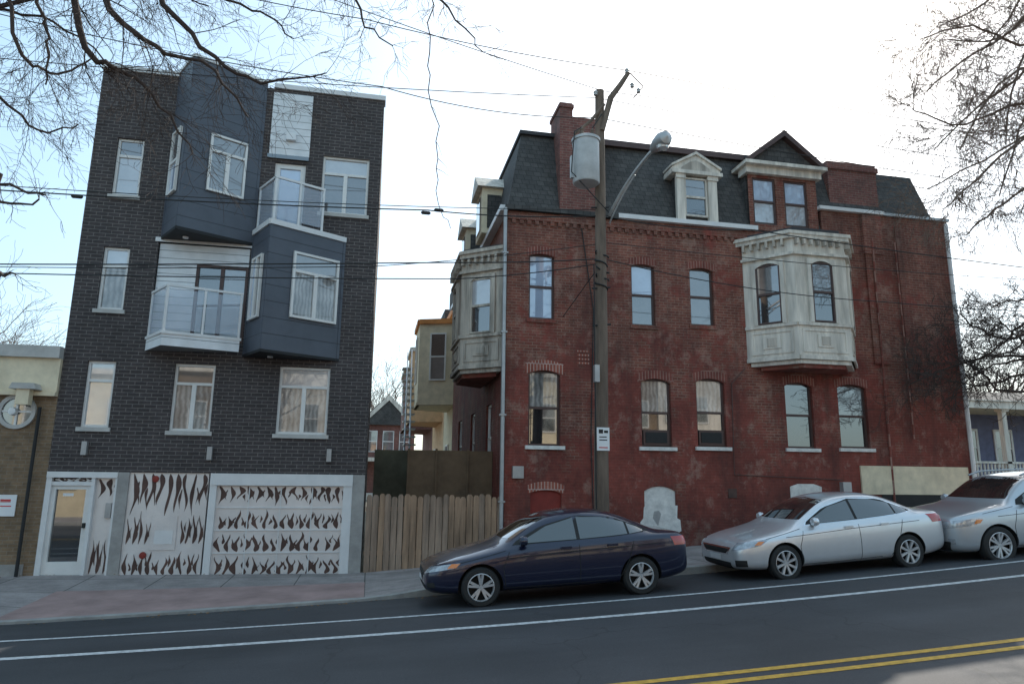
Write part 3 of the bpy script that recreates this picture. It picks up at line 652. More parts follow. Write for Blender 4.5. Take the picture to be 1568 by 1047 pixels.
def alleyhouse(name,y0,y1,body,trim,bx,H,z0b,z1b):
    G=grp(name); mb=MB(); f=Fr((3.3,y1),(3.3,y0))
    mb.box(3.3,12,y0,y1,-.3,H,body); mb.box(3.1,12,y0-.05,y1+.02,H,H+.25,trim)
    m0=y0+.6; m1=y1-1.2
    pts=[(3.299,m1),(bx,m1-.7),(bx,m0+.6),(3.299,m0)]
    mb.prism(pts,z0b,z1b,body); 
    for i in range(3):
        ff=Fr(pts[i],pts[i+1]); mm=ff.W/2; hw=min(.35,mm-.12)
        window(mb,ff,(mm-hw,mm+hw,z0b+1.,z1b-.4),-.01,m_wframe,m_gmid,'dh',m_gdark,.06)
        ff.box(mb,0,ff.W,z1b,z1b+.2,-.3,.1,trim); ff.box(mb,0,ff.W,z0b,z0b+.12,-.1,.04,body)
    window(mb,f,(1.5,2.5,1.6,3.4),-.01,m_wframe,m_gdark,'dh',m_gmid,.07); window(mb,f,(4,4.9,.2,2.7),-.01,m_wframe,m_gmid,'x',None,.1)
    mb.prism([(3.3,y0+1),(3.3,y1-1),(4.2,y1-1),(4.2,y0+1)],H+.25,H+1.6,m_shing)
    mb.build('house_shell',G)
alleyhouse('cream_rowhouse',27.1,32.5,m_cream,m_orange,1.75,8.9,4.9,8.3)
alleyhouse('peach_rowhouse',32.6,38.5,m_peach,m_wwood,1.75,8.7,4.6,8.1)
alleyhouse('brick_rowhouse',38.6,46,m_chim,m_wwood,1.75,8.6,4.6,8.0)
G=grp('distant_gable_house'); mb=MB()
mb.box(-1,3.6,60,68,-.2,6.2,m_chim); mb.extr([(-1.4,59.6,6.2),(4,59.6,6.2),(1.3,59.6,8.8)],(0,9,0),m_shing); mb.extr([(-1.3,59.5,6.1),(-.9,59.5,6.1),(1.3,59.5,8.3),(3.5,59.5,6.1),(3.9,59.5,6.1),(1.3,59.5,8.8)],(0,.09,0),m_wwood)
fd=Fr((0,59.99),(1,59.99)); 
for x in(-.5,.9,2.3): window(mb,fd,(x,x+.95,3.9,5.7),-.01,m_wframe,m_gmid)
mb.box(-1.3,3.9,57.8,59.9,3.1,3.4,m_wwood); mb.box(-1.2,3.8,57.9,59.9,0.,.5,m_wwood)
for x in(-1.2,.3,1.9,3.5): mb.box(x,x+.22,57.9,58.1,.5,3.1,m_wwood)
mb.build('house_shell',G)
G=grp('fire_escape_stair'); mb=MB()
for s in(0,.8): mb.tube([(1.5+s*.2,33-s,7.0),(1.3+s*.2,28-s,2.6)],.04,5,m_alu); mb.tube([(1.5+s*.2,33-s,7.9),(1.3+s*.2,28-s,3.5)],.03,5,m_alu)
for k in range(14):
    t=k/13; mb.box(1.25,1.75,33-5*t-.9,33-5*t+.0,7-4.4*t-.02,7-4.4*t+.02,m_alu)
mb.build('stair',G)
G=grp('porch_house'); mb=MB()
gz=zr(28)
mb.box(27.5,42,31,40,gz-.3,6.3,m_blue); mb.extr([(27,30.6,6.3),(42.5,30.6,6.3),(42.5,34,7.3),(27,34,7.3)],(0,.2,-.2),m_shing)
mb.box(26.8,42,27.4,31,5.6,5.85,m_cream); mb.extr([(26.6,27.2,5.85),(26.6,31,5.85),(26.6,31,6.4)],(16,0,0),m_sill); mb.box(26.7,42,27.3,27.4,5.5,5.9,m_wwood)
for x in(27,29.6,32.5): mb.box(x,x+.25,27.5,27.75,gz,5.6,m_wwood); mb.box(x-.08,x+.33,27.42,27.83,5.4,5.59,m_wwood)
k=27.3
while k<34: mb.box(k,k+.07,27.55,27.6,gz+.4,gz+1.4,m_wwood); k+=.2
mb.box(27,34,27.5,27.65,gz+1.4,gz+1.5,m_wwood); mb.box(27,34,27.3,31,gz-.2,gz+.4,m_conc)
fh=Fr((0,30.99),(1,30.99))
for x in(28,30.4,32.6): window(mb,fh,(x,x+1.2,gz+1.3,gz+3.3),-.01,m_wframe,m_gdark,'dh',m_gmid,.12)
mb.build('house_shell',G)
# houses across the street, behind the viewpoint (sunlit; they bounce light back and reflect in the windows)
cols=[m_cream,m_tbrick,m_wwood,m_peach,m_cream,m_tbrick,m_wwood]
for i in range(7):
    x0=-19+i*6.2; x1=x0+6.1; G=grp('facing_rowhouse' if i==0 else 'facing_rowhouse.%03d'%i); mb=MB(); f=Fr((x1,-9.5),(x0,-9.5)); H=7.5+.35*(i%3)
    g=zr(x0)
    mb.box(x0,x1,-18,-9.5,g-.3,g+H,cols[i]); f.box(mb,-.02,f.W+.02,g+H,g+H+.3,-.4,.25,m_wwood)
    for a_ in(.6,2.6,4.6):
        for b_ in(1.2,4.4): window(mb,f,(a_,a_+1,g+b_,g+b_+1.8),-.01,m_wframe,m_gdark,'dh',m_gmid,.08)
    f.box(mb,0,f.W,g+3.2,g+3.4,0,1.8,m_wwood)
    for a_ in(.1,5.8): f.box(mb,a_,a_+.15,g,g+3.2,1.6,1.75,m_wwood)
    mb.build('house_shell',G)
# ================================================================== UTILITY POLE
G=grp('utility_pole'); PX,PY=4.56,13.35
FP=Fr((0,PY),(1,PY)); mb=MB()
top=FP.px(920,140)[1]; xb=FP.px(921,780)[0]; xt=FP.px(918,140)[0]; 
pts=[(xb,PY,.0),(xb+.01,PY,2.5),(xb+.05,PY,5),(xb+.06,PY,7.5),(xt,PY,top)]
mb.tube(pts,[.155,.145,.13,.115,.1],14,m_pole)
def pp(px,py,dy=0):
    f=Fr((0,PY+dy),(1,PY+dy)); u,z=f.px(px,py); return (u,PY+dy,z)
mb.tube([pp(922,200,-.1),pp(935,150,-.12),pp(950,130,-.1),pp(962,112,-.1)],[.06,.07,.06,.05],8,m_pole)
mb.tube([pp(880,205,-.1),pp(905,185,-.1),pp(925,160,-.1)],[.03,.04,.04],6,m_pole)
for a in((960,108),(912,142),(968,130),(978,138)): p=V(pp(*a,-.1)); mb.lathe([(-.07,.02),(-.06,.05),(-.02,.035),(.0,.055),(.04,.03),(.06,.0)],p,(0,0,1),10,m_trans)
mb.tube([pp(965,112,-.1),pp(985,133,-.1),pp(970,150,-.1)],.015,5,m_black)
mb.build('pole_shaft',G)
mb=MB(); a=V(pp(897,212,-.15)); b=V(pp(900,282,-.15)); h=a.z-b.z; c=V((a.x,a.y,b.z)); r_=.29
mb.lathe([(0,0),(0,r_*.93),(.03,r_),(h-.1,r_),(h-.1,r_+.025),(h-.04,r_+.025),(h,r_*.85),(h+.06,r_*.3),(h+.06,0)],c,(0,0,1),28,m_trans)
for k in(-1,1): mb.lathe([(0,.035),(.05,.05),(.08,.03),(.12,.05),(.16,.02),(.2,.0)],c+V((k*.12,-.1,h+.02)),(0,0,1),10,m_pole)
mb.box(c.x+.2,xt,PY-.08,PY,c.z+.2,c.z+.28,m_alu); mb.box(c.x+.2,xt,PY-.08,PY,c.z+h-.25,c.z+h-.17,m_alu)
mb.box(c.x-.35,c.x-.28,c.y-.05,c.y+.05,c.z+.1,c.z+.6,m_trans)
mb.tube([c+V((.12,-.1,h+.2)),c+V((.3,-.1,h+.5)),V(pp(922,175,-.1))],.012,5,m_black); mb.tube([c+V((-.12,-.1,h+.2)),c+V((-.3,-.15,h+.05)),c+V((-.36,-.1,.2)),c+V((.1,-.2,-.35)),V(pp(932,325,-.12))],.012,5,m_black)
mb.build('transformer_can',G)
mb=MB()
A=V(pp(933,330)); E_=C+ray(1003,226)*(11.9/ray(1003,226).y); 
p1=C+ray(960,272)*(12.6/ray(960,272).y)
arm=[]
for k in range(9):
    t=k/8; arm.append(A*(1-t)**2+p1*2*t*(1-t)+E_*t*t)
mb.tube(arm,.035,8,m_alu); arm2=[p+V((0,0,-.18*(1-i/8))) for i,p in enumerate(arm[:6])]; mb.tube(arm2,.02,6,m_alu)
H_=C+ray(1018,212)*(11.5/ray(1018,212).y); d=(H_-E_); d.z*=.5; d.normalize()
mb.lathe([(-.15,.03),(-.1,.07),(0,.11),(.15,.15),(.32,.17),(.45,.13),(.52,.0)],E_,d,16,m_alu)
mb.lathe([(0,.13),(-.08,.11),(-.13,.0)],E_+d*.3+V((0,0,-.09)),(0,0,1),14,m_glite)
mb.build('street_lamp_arm',G)
mb=MB(); r=FP.R(910,655,929,690); FP.box(mb,*r,.16,.17,m_signw)
FP.box(mb,r[0]+.04,r[0]+.13,r[3]-.12,r[3]-.04,.17,.173,m_black); FP.box(mb,r[0]+.15,r[1]-.03,r[3]-.11,r[3]-.06,.17,.173,m_black); FP.box(mb,r[0]+.05,r[1]-.05,r[2]+.2,r[2]+.22,.17,.173,m_black); FP.box(mb,r[0]+.04,r[1]-.04,r[2]+.05,r[2]+.07,.17,.173,m_red); FP.box(mb,r[0]+.05,r[1]-.06,r[2]+.26,r[2]+.28,.17,.173,m_black)
mb.build('parking_restriction_sign',G)
mb=MB()
for z in(5.2,6.0,7.8): mb.tube([(xb-.16,PY-.05,z),(xb+.24,PY-.05,z+.05)],.02,6,m_black)
for k in range(5): z=6.+k*.17; mb.tube([(xb+.05+.14*math.cos(t/2.),PY-.14*abs(math.sin(t/2.+k)),z+.02*t) for t in range(8)],.018,5,m_black)
mb.tube([(xb-.14,PY-.12,6.5),(xb-.15,PY-.12,1.)],.015,5,m_black); mb.box(xb-.18,xb-.08,PY-.24,PY-.13,4.0,4.35,m_alu)
mb.build('cable_coils',G)
G=grp('overhead_wires'); mb=MB()
def wire(pts,r=.011,dy=0.,n=14,sag=.0,mat=m_black):
    P=[V(pp(x,y,dy)) for x,y in pts]; out=[]
    for a,b in zip(P,P[1:]):
        for k in range(n): t=k/n; p=a.lerp(b,t); p.z-=sag*4*t*(1-t); out.append(p)
    out.append(P[-1]); mb.tube(out,r,5,mat)
wire([(-300,270),(655,322),(932,330)],.014,sag=.08); wire([(-300,262),(932,322)],.009,sag=.15)
wire([(-300,403),(690,402),(927,396)],.014,sag=.03); wire([(-300,410),(700,427),(927,402)],.012,sag=.05)
wire([(-300,404),(570,408),(927,372)],.009,sag=.05)
wire([(932,332),(1150,352),(1900,445)],.013,sag=.1); wire([(930,398),(1350,462),(1900,478)],.011,sag=.15)
wire([(930,372),(1900,440)],.009,sag=.2)
wire([(150,-60),(560,30),(960,108),(1900,260)],.010,sag=.1); wire([(-200,-30),(585,133),(912,180),(1900,330)],.010,sag=.2)
wire([(300,-80),(925,140),(1800,230)],.009,sag=.1); wire([(-300,60),(912,150),(1900,300)],.009,sag=.15)
for x,y in((652,326),(672,322),(118,301)): p=V(pp(x,y)); mb.lathe([(-.1,.015),(-.07,.04),(.07,.04),(.1,.015)],p,(1,0,0),8,m_black)
mb.tube([V(pp(925,400)),V(pp(905,425,1)),V(FA.P(*FA.px(862,485)))],.01,5,m_black)
mb.build('wires',G)
# ================================================================== CARS
def paint(name,c,metal,rough=.3):
    m=plain(name,c,rough,metal,.06,1.5,coat=1.); return m
m_pblue=paint('dark_blue_car_paint',(.011,.014,.042),.35)
m_psil=paint('silver_car_paint',(.70,.71,.73),.5,.32)
m_psuv=paint('pale_silver_car_paint',(.52,.55,.58),.5,.32)
m_cglass=glassmat('car_glass',(.012,.014,.016),.4,spec=1.)
m_cglass.node_tree.nodes['Principled BSDF'].inputs['Coat IOR'].default_value=1.5
m_rim=plain('alloy_rim',(.60,.60,.61),.3,metal=.5,var=.05)
m_lampc=plain('headlamp_lens',(.45,.47,.5),.1,metal=.3,var=.4,sc=12,coat=1.)
m_lampr=plain('tail_lamp_lens',(.45,.02,.015),.15,coat=1.,var=.2)
m_lampo=plain('indicator_lens',(.8,.22,.03),.15,coat=1.)
m_chrome=plain('chrome_trim',(.75,.75,.77),.12,metal=1.,var=.05)
def makecar(name,paintm,st,Xf,Ynear,fw,rw,tr,side,ws,bk,lamps,spokes=5,rail=False,arch=.05,seams=(),scl=(1,1,1),dz=0):
    Wmax=max(s[1] for s in st); L=st[-1][0]; YY=Ynear+Wmax*.5
    z0_=zc(Xf+fw,YY); z1_=zc(Xf+rw,YY); sl=math.atan2(z1_-z0_,rw-fw)
    G=grp(name,(Xf,Ynear+Wmax,z0_-math.tan(sl)*fw+dz)); G.rotation_euler=(0,-sl,0); G.scale=scl
    vs=[];fs=[];n=None
    for x,w_,zb_,zbl,zt_,wt in st:
        g=zt_-zbl
        half=[(0,zb_),(.75*w_,zb_),(.95*w_,zb_+.06),(w_*.99,zb_+.3*(zbl-zb_)),(w_,zb_+.72*(zbl-zb_)),(w_*.975,zbl-.035),(w_*.925,zbl+.01),
              (wt+.045,zbl+.01+max(.5*g,g-.11)),(wt*.9,zt_-.03*min(1,g/.12)),(wt*.5,zt_),(0,zt_+.006)]
        ring=half+[(-y,z) for y,z in half[-2:0:-1]]; n=len(ring)
        vs+=[(x,y,z) for y,z in ring]
    for i in range(len(st)-1):
        for k in range(n): fs.append((i*n+k,i*n+(k+1)%n,(i+1)*n+(k+1)%n,(i+1)*n+k))
    fs.append(tuple(range(n))); fs.append(tuple((len(st)-1)*n+k for k in reversed(range(n))))
    me=bpy.data.meshes.new('tmp'); me.from_pydata(vs,[],fs); me.materials.append(paintm); me.materials.append(m_black)
    bm=bmesh.new(); bm.from_mesh(me); bmesh.ops.recalc_face_normals(bm,faces=bm.faces); bm.to_mesh(me); bm.free()
    tmp=bpy.data.objects.new('tmp',me); scene.collection.objects.link(tmp)
    md=tmp.modifiers.new('s','SUBSURF'); md.levels=2; md.render_levels=2
    dg=bpy.context.evaluated_depsgraph_get(); me2=bpy.data.meshes.new_from_object(tmp.evaluated_get(dg)); 
    bvh=BVHTree.FromPolygons([v.co.copy() for v in me2.vertices],[tuple(p.vertices) for p in me2.polygons])
    tmp.modifiers.clear(); tmp.data=me2
    cu=MB()
    for cx in(fw,rw):
        for s in(-1,1):
            cu.lathe([(0,0),(0,tr+arch),(.5,tr+arch),(.5,0)],(cx,s*(Wmax-.24),tr),(0,s,0),40,m_black)
    cme=bpy.data.meshes.new('cut'); cme.from_pydata(cu.v,[],cu.f); cme.materials.append(paintm); cme.materials.append(m_black)
    bm=bmesh.new(); bm.from_mesh(cme); bmesh.ops.remove_doubles(bm,verts=bm.verts,dist=1e-4); bmesh.ops.recalc_face_normals(bm,faces=bm.faces); bm.to_mesh(cme); bm.free()
    for p in cme.polygons: p.material_index=1
    cut=bpy.data.objects.new('cut',cme); scene.collection.objects.link(cut)
    md=tmp.modifiers.new('b','BOOLEAN'); md.operation='DIFFERENCE'; md.solver='EXACT'; md.object=cut
    dg=bpy.context.evaluated_depsgraph_get(); dg.update(); me3=bpy.data.meshes.new_from_object(tmp.evaluated_get(dg))
    bpy.data.objects.remove(tmp); bpy.data.objects.remove(cut)
    me3.polygons.foreach_set('use_smooth',[True]*len(me3.polygons))
    try: me3.set_sharp_from_angle(angle=math.radians(38))
    except: pass
    body=bpy.data.objects.new('body',me3); scene.collection.objects.link(body); body.parent=G
    mb=MB()
    def hit(p,d,off):
        p=V(p); d=V(d).normalized(); h=bvh.ray_cast(p-d*2,d,8)
        return (h[0]-d*off) if h[0] is not None else None
    def curvepatch(bot,top_,d,mat,off,nu=14,nv=5,flip=1):
        def samp(pl,t):
            k=t*(len(pl)-1); i=min(int(k),len(pl)-2); return V(pl[i]).lerp(V(pl[i+1]),k-i)
        g=[]
        for i in range(nu+1):
            for j in range(nv+1):
                p=samp(bot,i/nu).lerp(samp(top_,i/nu),j/nv); p.y*=flip; dd=V(d); dd.y*=flip; g.append(hit(p,dd,off))
        fs_=[]
        for i in range(nu):
            for j in range(nv):
                f=(i*(nv+1)+j,(i+1)*(nv+1)+j,(i+1)*(nv+1)+j+1,i*(nv+1)+j+1)
                if any(g[k] is None for k in f): continue
                if max((g[a]-g[b]).length for a in f for b in f)>.45: continue
                fs_.append(f)
        mb.add([p if p is not None else V((1,0,.5)) for p in g],fs_,mat,True)
    for s in(-1,1):
        for (bot,tp,mat,off) in side:
            curvepatch([(x,1.,z) for x,z in bot],[(x,1.,z) for x,z in tp],(0,-1,0),mat,off,flip=s,nu=18)
        for sm in seams:
            pts=[]
            for (x0,z0),(x1,z1) in zip(sm,sm[1:]):
                for k in range(6): 
                    t=k/6; h=hit((x0+(x1-x0)*t,s,z0+(z1-z0)*t),(0,-s,0),.001)
                    if h is not None: pts.append(h)
            mb.tube(pts,.0055,4,m_black)
        for (c4,d,mat,off) in lamps:
            curvepatch([c4[0],c4[1]],[c4[3],c4[2]],d,mat,off,nu=10,nv=5,flip=s)
    for (bot,tp,d,mat,off) in ws+bk: curvepatch(bot,tp,d,mat,off,nu=20,nv=8)
    mx,mz=side[0][0][0][0]+.18,side[0][0][0][1]+.03
    for s in(-1,1):
        hx=hit((mx,s,mz),(0,-s,0),0); y=hx.y
        mb.lathe([(0,.0),(.015,.065),(.06,.085),(.12,.07),(.15,0)],V((mx-.08,y+s*.12,mz+.04)),(1,0,0),12,paintm)
        mb.box(mx-.03,mx+.03,min(y-s*.03,y+s*.1),max(y-s*.03,y+s*.1),mz-.03,mz,m_black)
        for hxp in(seams[1][0][0]-.22,seams[2][0][0]-.1):
            hz=seams[1][-1][1]-.1; p=hit((hxp,s,hz),(0,-s,0),0)
            mb.box(hxp-.09,hxp+.09,min(p.y,p.y+s*.03),max(p.y,p.y+s*.03),hz-.015,hz+.02,paintm)
        if rail: mb.tube([(1.9,s*.6,st[9][4]-.02),(2.2,s*.6,st[9][4]+.05),(3.9,s*.6,st[9][4]+.02),(4.1,s*.6,st[9][4]-.08)],.02,6,m_alu)
    mb.build('windows_lamps_trim',G,recalc=False)
    mb=MB()
    for cx in(fw,rw):
        for s in(-1,1):
            c=V((cx,s*(Wmax-.025),tr)); ax=(0,-s,0)
            mb.lathe([(.02,tr*.66),(.0,tr*.72),(.0,tr*.9),(.02,tr*.975),(.05,tr),(.17,tr),(.2,tr*.96),(.2,tr*.3)],c,ax,40,m_black)
            mb.lathe([(.05,tr*.63),(.012,tr*.64),(.002,tr*.66),(.006,tr*.69),(.03,tr*.70)],c,ax,40,m_rim)
            mb.lathe([(.12,tr*.66),(.12,0)],c,ax,30,m_black); mb.lathe([(.02,0),(.02,tr*.11),(.05,tr*.14),(.1,tr*.14)],c,ax,16,m_rim)
            for k in range(spokes):
                for dd in((-.17,.17) if spokes<=6 else (0,)):
                    t=2*math.pi*k/spokes+dd+.3; d=V((math.cos(t),0,math.sin(t))); e=V((-d.z,0,d.x)); t2=2*math.pi*k/spokes+dd*.6+.3; d2=V((math.cos(t2),0,math.sin(t2)))
                    a=c+d2*tr*.12; b=c+d*tr*.65; yo=V((0,-s,0))
                    wA,wB=(.018,.019) if spokes<=6 else (.017,.024)
                    mb.hexa([a-e*wA+yo*.02,a+e*wA+yo*.02,a+e*wA+yo*.06,a-e*wA+yo*.06,b-e*wB+yo*.008,b+e*wB+yo*.008,b+e*wB+yo*.05,b-e*wB+yo*.05],m_rim)
    mb.build('wheels',G)
    return G
F_=(1,0,0)
st=[(0.0,.50,.34,.50,.53,.40),(0.04,.66,.26,.58,.61,.50),(0.18,.78,.21,.65,.69,.58),(0.45,.845,.19,.72,.775,.62),(0.85,.87,.19,.79,.87,.64),(1.15,.875,.19,.84,.94,.65),
(1.3,.875,.19,.86,.985,.65),(1.62,.88,.19,.89,1.18,.61),(1.95,.88,.19,.91,1.35,.575),(2.25,.88,.19,.925,1.425,.56),(2.75,.88,.19,.94,1.445,.555),(3.2,.88,.19,.955,1.395,.55),
(3.6,.875,.19,.965,1.235,.56),(3.92,.865,.19,.975,1.08,.60),(4.08,.855,.20,.98,1.035,.62),(4.32,.82,.24,.97,1.015,.62),(4.46,.76,.28,.92,.97,.58),(4.5,.68,.34,.82,.86,.5)]
side=[([(1.42,.93),(2.0,.95),(2.6,.965),(3.2,.985),(3.82,1.03)],[(1.5,.99),(1.95,1.21),(2.55,1.345),(3.2,1.29),(3.8,1.06)],m_black,.003),
 ([(1.62,.955),(2.0,.965),(2.5,.975)],[(1.64,1.01),(2.02,1.20),(2.5,1.315)],m_cglass,.008),
 ([(2.56,.975),(3.0,.99),(3.4,1.01)],[(2.56,1.32),(3.0,1.30),(3.4,1.20)],m_cglass,.008),
 ([(3.44,1.01),(3.7,1.04)],[(3.44,1.18),(3.7,1.075)],m_cglass,.008)]
ws=[([(0,-.62,1.02),(0,0,1.02),(0,.62,1.02)],[(0,-.5,1.345),(0,0,1.38),(0,.5,1.345)],F_,m_cglass,.006),
 ([(0,-.38,.50),(0,.38,.50)],[(0,-.42,.57),(0,.42,.57)],F_,m_black,.004),([(0,-.5,.24),(0,.5,.24)],[(0,-.55,.37),(0,.55,.37)],F_,m_black,.006),
 ([(0,-.2,.40),(0,.2,.40)],[(0,-.2,.48),(0,.2,.48)],F_,m_signw,.015)]
bk=[([(0,-.6,1.07),(0,0,1.07),(0,.6,1.07)],[(0,-.48,1.36),(0,0,1.38),(0,.48,1.36)],(-1,0,0),m_cglass,.004),([(0,-.25,.68),(0,.25,.68)],[(0,-.25,.8),(0,.25,.8)],(-1,0,0),m_signw,.015)]
D1=(1,-.8,0)
lamps=[(((.05,.50,.55),(.42,.86,.63),(.52,.86,.71),(.1,.52,.65)),D1,m_lampc,.006),(((.36,.8,.63),(.46,.86,.64),(.52,.86,.70),(.42,.8,.70)),D1,m_lampo,.011),
 (((4.45,.5,.78),(4.25,.86,.78),(4.2,.86,.93),(4.42,.5,.92)),(-1,-.8,0),m_lampr,.006),(((.08,.6,.34),(.16,.74,.34),(.16,.74,.42),(.08,.6,.42)),D1,m_black,.005)]
seams=[[(1.28,.3),(1.25,.6),(1.38,.88)],[(2.52,.27),(2.53,.6),(2.53,.95)],[(3.2,.3),(3.38,.6),(3.5,.95)],[(1.28,.28),(2.,.27),(3.2,.29)],[(.55,.70),(1.0,.79),(1.36,.87)],[(1.3,.74),(2.5,.79),(4.2,.84)]]
makecar('blue_sedan_car',m_pblue,st,.93,11.0,.88,3.58,.315,side,ws,bk,lamps,5,seams=seams,scl=(.985,1,.965))
st2=[(0.0,.52,.32,.56,.60,.42),(0.04,.68,.25,.64,.68,.54),(0.2,.79,.21,.71,.76,.60),(0.5,.85,.19,.77,.84,.64),(0.9,.875,.19,.82,.91,.66),(1.15,.88,.19,.86,.97,.66),
(1.3,.88,.19,.88,1.02,.66),(1.62,.885,.19,.91,1.20,.62),(1.98,.885,.19,.93,1.38,.59),(2.3,.885,.19,.95,1.465,.575),(2.8,.885,.19,.965,1.49,.57),(3.3,.885,.19,.98,1.45,.565),
(3.72,.88,.19,.99,1.30,.58),(4.02,.87,.19,1.0,1.14,.62),(4.18,.86,.20,1.01,1.095,.64),(4.45,.83,.24,1.0,1.08,.64),(4.58,.77,.28,.95,1.02,.6),(4.62,.70,.34,.84,.9,.5)]
side2=[([(1.45,.955),(2.0,.975),(2.6,.99),(3.3,1.015),(3.95,1.07)],[(1.52,1.02),(1.98,1.26),(2.6,1.395),(3.3,1.35),(3.93,1.10)],m_chrome,.002),
 ([(1.5,.97),(2.0,.985),(2.6,1.0),(3.3,1.03),(3.88,1.08)],[(1.55,1.02),(2.0,1.25),(2.6,1.38),(3.3,1.335),(3.86,1.10)],m_black,.004),
 ([(1.66,.985),(2.1,.995),(2.55,1.01)],[(1.68,1.06),(2.1,1.26),(2.55,1.35)],m_cglass,.009),
 ([(2.61,1.01),(3.05,1.025),(3.48,1.045)],[(2.61,1.36),(3.05,1.35),(3.48,1.25)],m_cglass,.009),
 ([(3.52,1.045),(3.8,1.075)],[(3.52,1.235),(3.8,1.115)],m_cglass,.009)]
ws2=[([(0,-.63,1.06),(0,0,1.06),(0,.63,1.06)],[(0,-.52,1.385),(0,0,1.42),(0,.52,1.385)],F_,m_cglass,.006),
 ([(0,-.40,.50),(0,.40,.50)],[(0,-.52,.64),(0,.52,.64)],F_,m_chrome,.004),([(0,-.36,.52),(0,.36,.52)],[(0,-.46,.615),(0,.46,.615)],F_,m_black,.01),([(0,-.5,.24),(0,.5,.24)],[(0,-.5,.37),(0,.5,.37)],F_,m_black,.006),
 ([(0,-.2,.39),(0,.2,.39)],[(0,-.2,.49),(0,.2,.49)],F_,m_signw,.015)]
bk2=[([(0,-.6,1.15),(0,0,1.15),(0,.6,1.15)],[(0,-.5,1.40),(0,0,1.43),(0,.5,1.40)],(-1,0,0),m_cglass,.004)]
lamps2=[(((.05,.52,.58),(.42,.86,.66),(.62,.87,.78),(.15,.55,.72)),D1,m_lampc,.006),(((.34,.82,.68),(.44,.86,.68),(.52,.86,.74),(.42,.82,.74)),D1,m_lampo,.011),
 (((4.56,.5,.84),(4.3,.87,.84),(4.22,.87,1.0),(4.5,.5,.99)),(-1,-.8,0),m_lampr,.006),(((.08,.58,.3),(.2,.76,.3),(.2,.76,.42),(.08,.58,.42)),D1,m_black,.005)]
seams2=[[(1.3,.3),(1.27,.6),(1.4,.92)],[(2.57,.27),(2.58,.6),(2.58,.98)],[(3.25,.3),(3.45,.6),(3.6,1.0)],[(1.3,.28),(2.,.27),(3.25,.29)],[(.6,.77),(1.05,.85),(1.4,.92)],[(1.,.78),(2.5,.85),(4.25,.9)]]
makecar('silver_sedan_car',m_psil,st2,6.38,11.25,.95,3.65,.325,side2,ws2,bk2,lamps2,8,seams=seams2,scl=(.935,1,.95),dz=-.03)
st3=[(0.0,.60,.36,.80,.86,.54),(0.05,.76,.28,.90,.95,.64),(0.2,.87,.24,.96,1.01,.70),(0.5,.91,.23,1.02,1.07,.73),(0.9,.925,.23,1.06,1.12,.74),(1.1,.93,.23,1.07,1.15,.74),
(1.25,.935,.23,1.08,1.19,.73),(1.55,.94,.23,1.09,1.42,.69),(1.85,.94,.23,1.10,1.62,.66),(2.15,.94,.23,1.10,1.70,.65),(2.9,.94,.23,1.11,1.73,.64),(3.6,.94,.23,1.12,1.71,.63),
(4.1,.93,.23,1.13,1.64,.64),(4.4,.91,.24,1.14,1.48,.68),(4.52,.89,.26,1.13,1.25,.70),(4.6,.86,.28,1.06,1.12,.68),(4.65,.8,.34,.92,.98,.6)]
side3=[([(1.4,1.12),(2.5,1.14),(3.4,1.16),(4.25,1.20)],[(1.48,1.22),(2.3,1.61),(3.4,1.62),(4.2,1.50)],m_black,.004),
 ([(1.62,1.14),(2.1,1.15),(2.55,1.16)],[(1.66,1.29),(2.1,1.52),(2.55,1.59)],m_cglass,.009),([(2.62,1.16),(3.1,1.17),(3.5,1.18)],[(2.62,1.59),(3.1,1.60),(3.5,1.58)],m_cglass,.009),([(3.56,1.18),(4.1,1.21)],[(3.56,1.57),(4.1,1.48)],m_cglass,.009)]
ws3=[([(0,-.68,1.24),(0,0,1.24),(0,.68,1.24)],[(0,-.57,1.62),(0,0,1.65),(0,.57,1.62)],F_,m_cglass,.006),([(0,-.6,.3),(0,.6,.3)],[(0,-.65,.48),(0,.65,.48)],F_,m_black,.006)]
for s in(-1,1): ws3+=[([(0,.04*s,.60),(0,.29*s,.60)],[(0,.04*s,.86),(0,.32*s,.84)],F_,m_chrome,.006),([(0,.06*s,.62),(0,.27*s,.62)],[(0,.06*s,.84),(0,.295*s,.825)],F_,m_black,.012)]
bk3=[([(0,-.6,1.25),(0,.6,1.25)],[(0,-.52,1.6),(0,.52,1.6)],(-1,0,0),m_cglass,.004)]
lamps3=[(((.05,.42,.72),(.4,.90,.80),(.55,.91,.93),(.1,.45,.88)),D1,m_lampc,.006),(((.38,.88,.82),(.5,.9,.83),(.56,.91,.90),(.44,.88,.90)),D1,m_lampo,.011),
 (((4.6,.6,.95),(4.4,.93,.95),(4.36,.93,1.12),(4.55,.6,1.12)),(-1,-.8,0),m_lampr,.006),(((.08,.55,.44),(.15,.65,.44),(.15,.65,.54),(.08,.55,.54)),D1,m_lampc,.006)]
seams3=[[(1.25,.35),(1.22,.7),(1.36,1.09)],[(2.56,.33),(2.57,.7),(2.58,1.13)],[(3.35,.35),(3.5,.7),(3.6,1.15)],[(1.25,.34),(2.,.33),(3.35,.35)],[(.6,1.0),(1.05,1.06),(1.36,1.1)],[(.9,.93),(2.5,.98),(4.3,1.03)]]
makecar('silver_suv_car',m_psuv,st3,10.72,11.05,.85,3.68,.37,side3,ws3,bk3,lamps3,6,rail=True,seams=seams3,scl=(1,1,.93),dz=-.09)
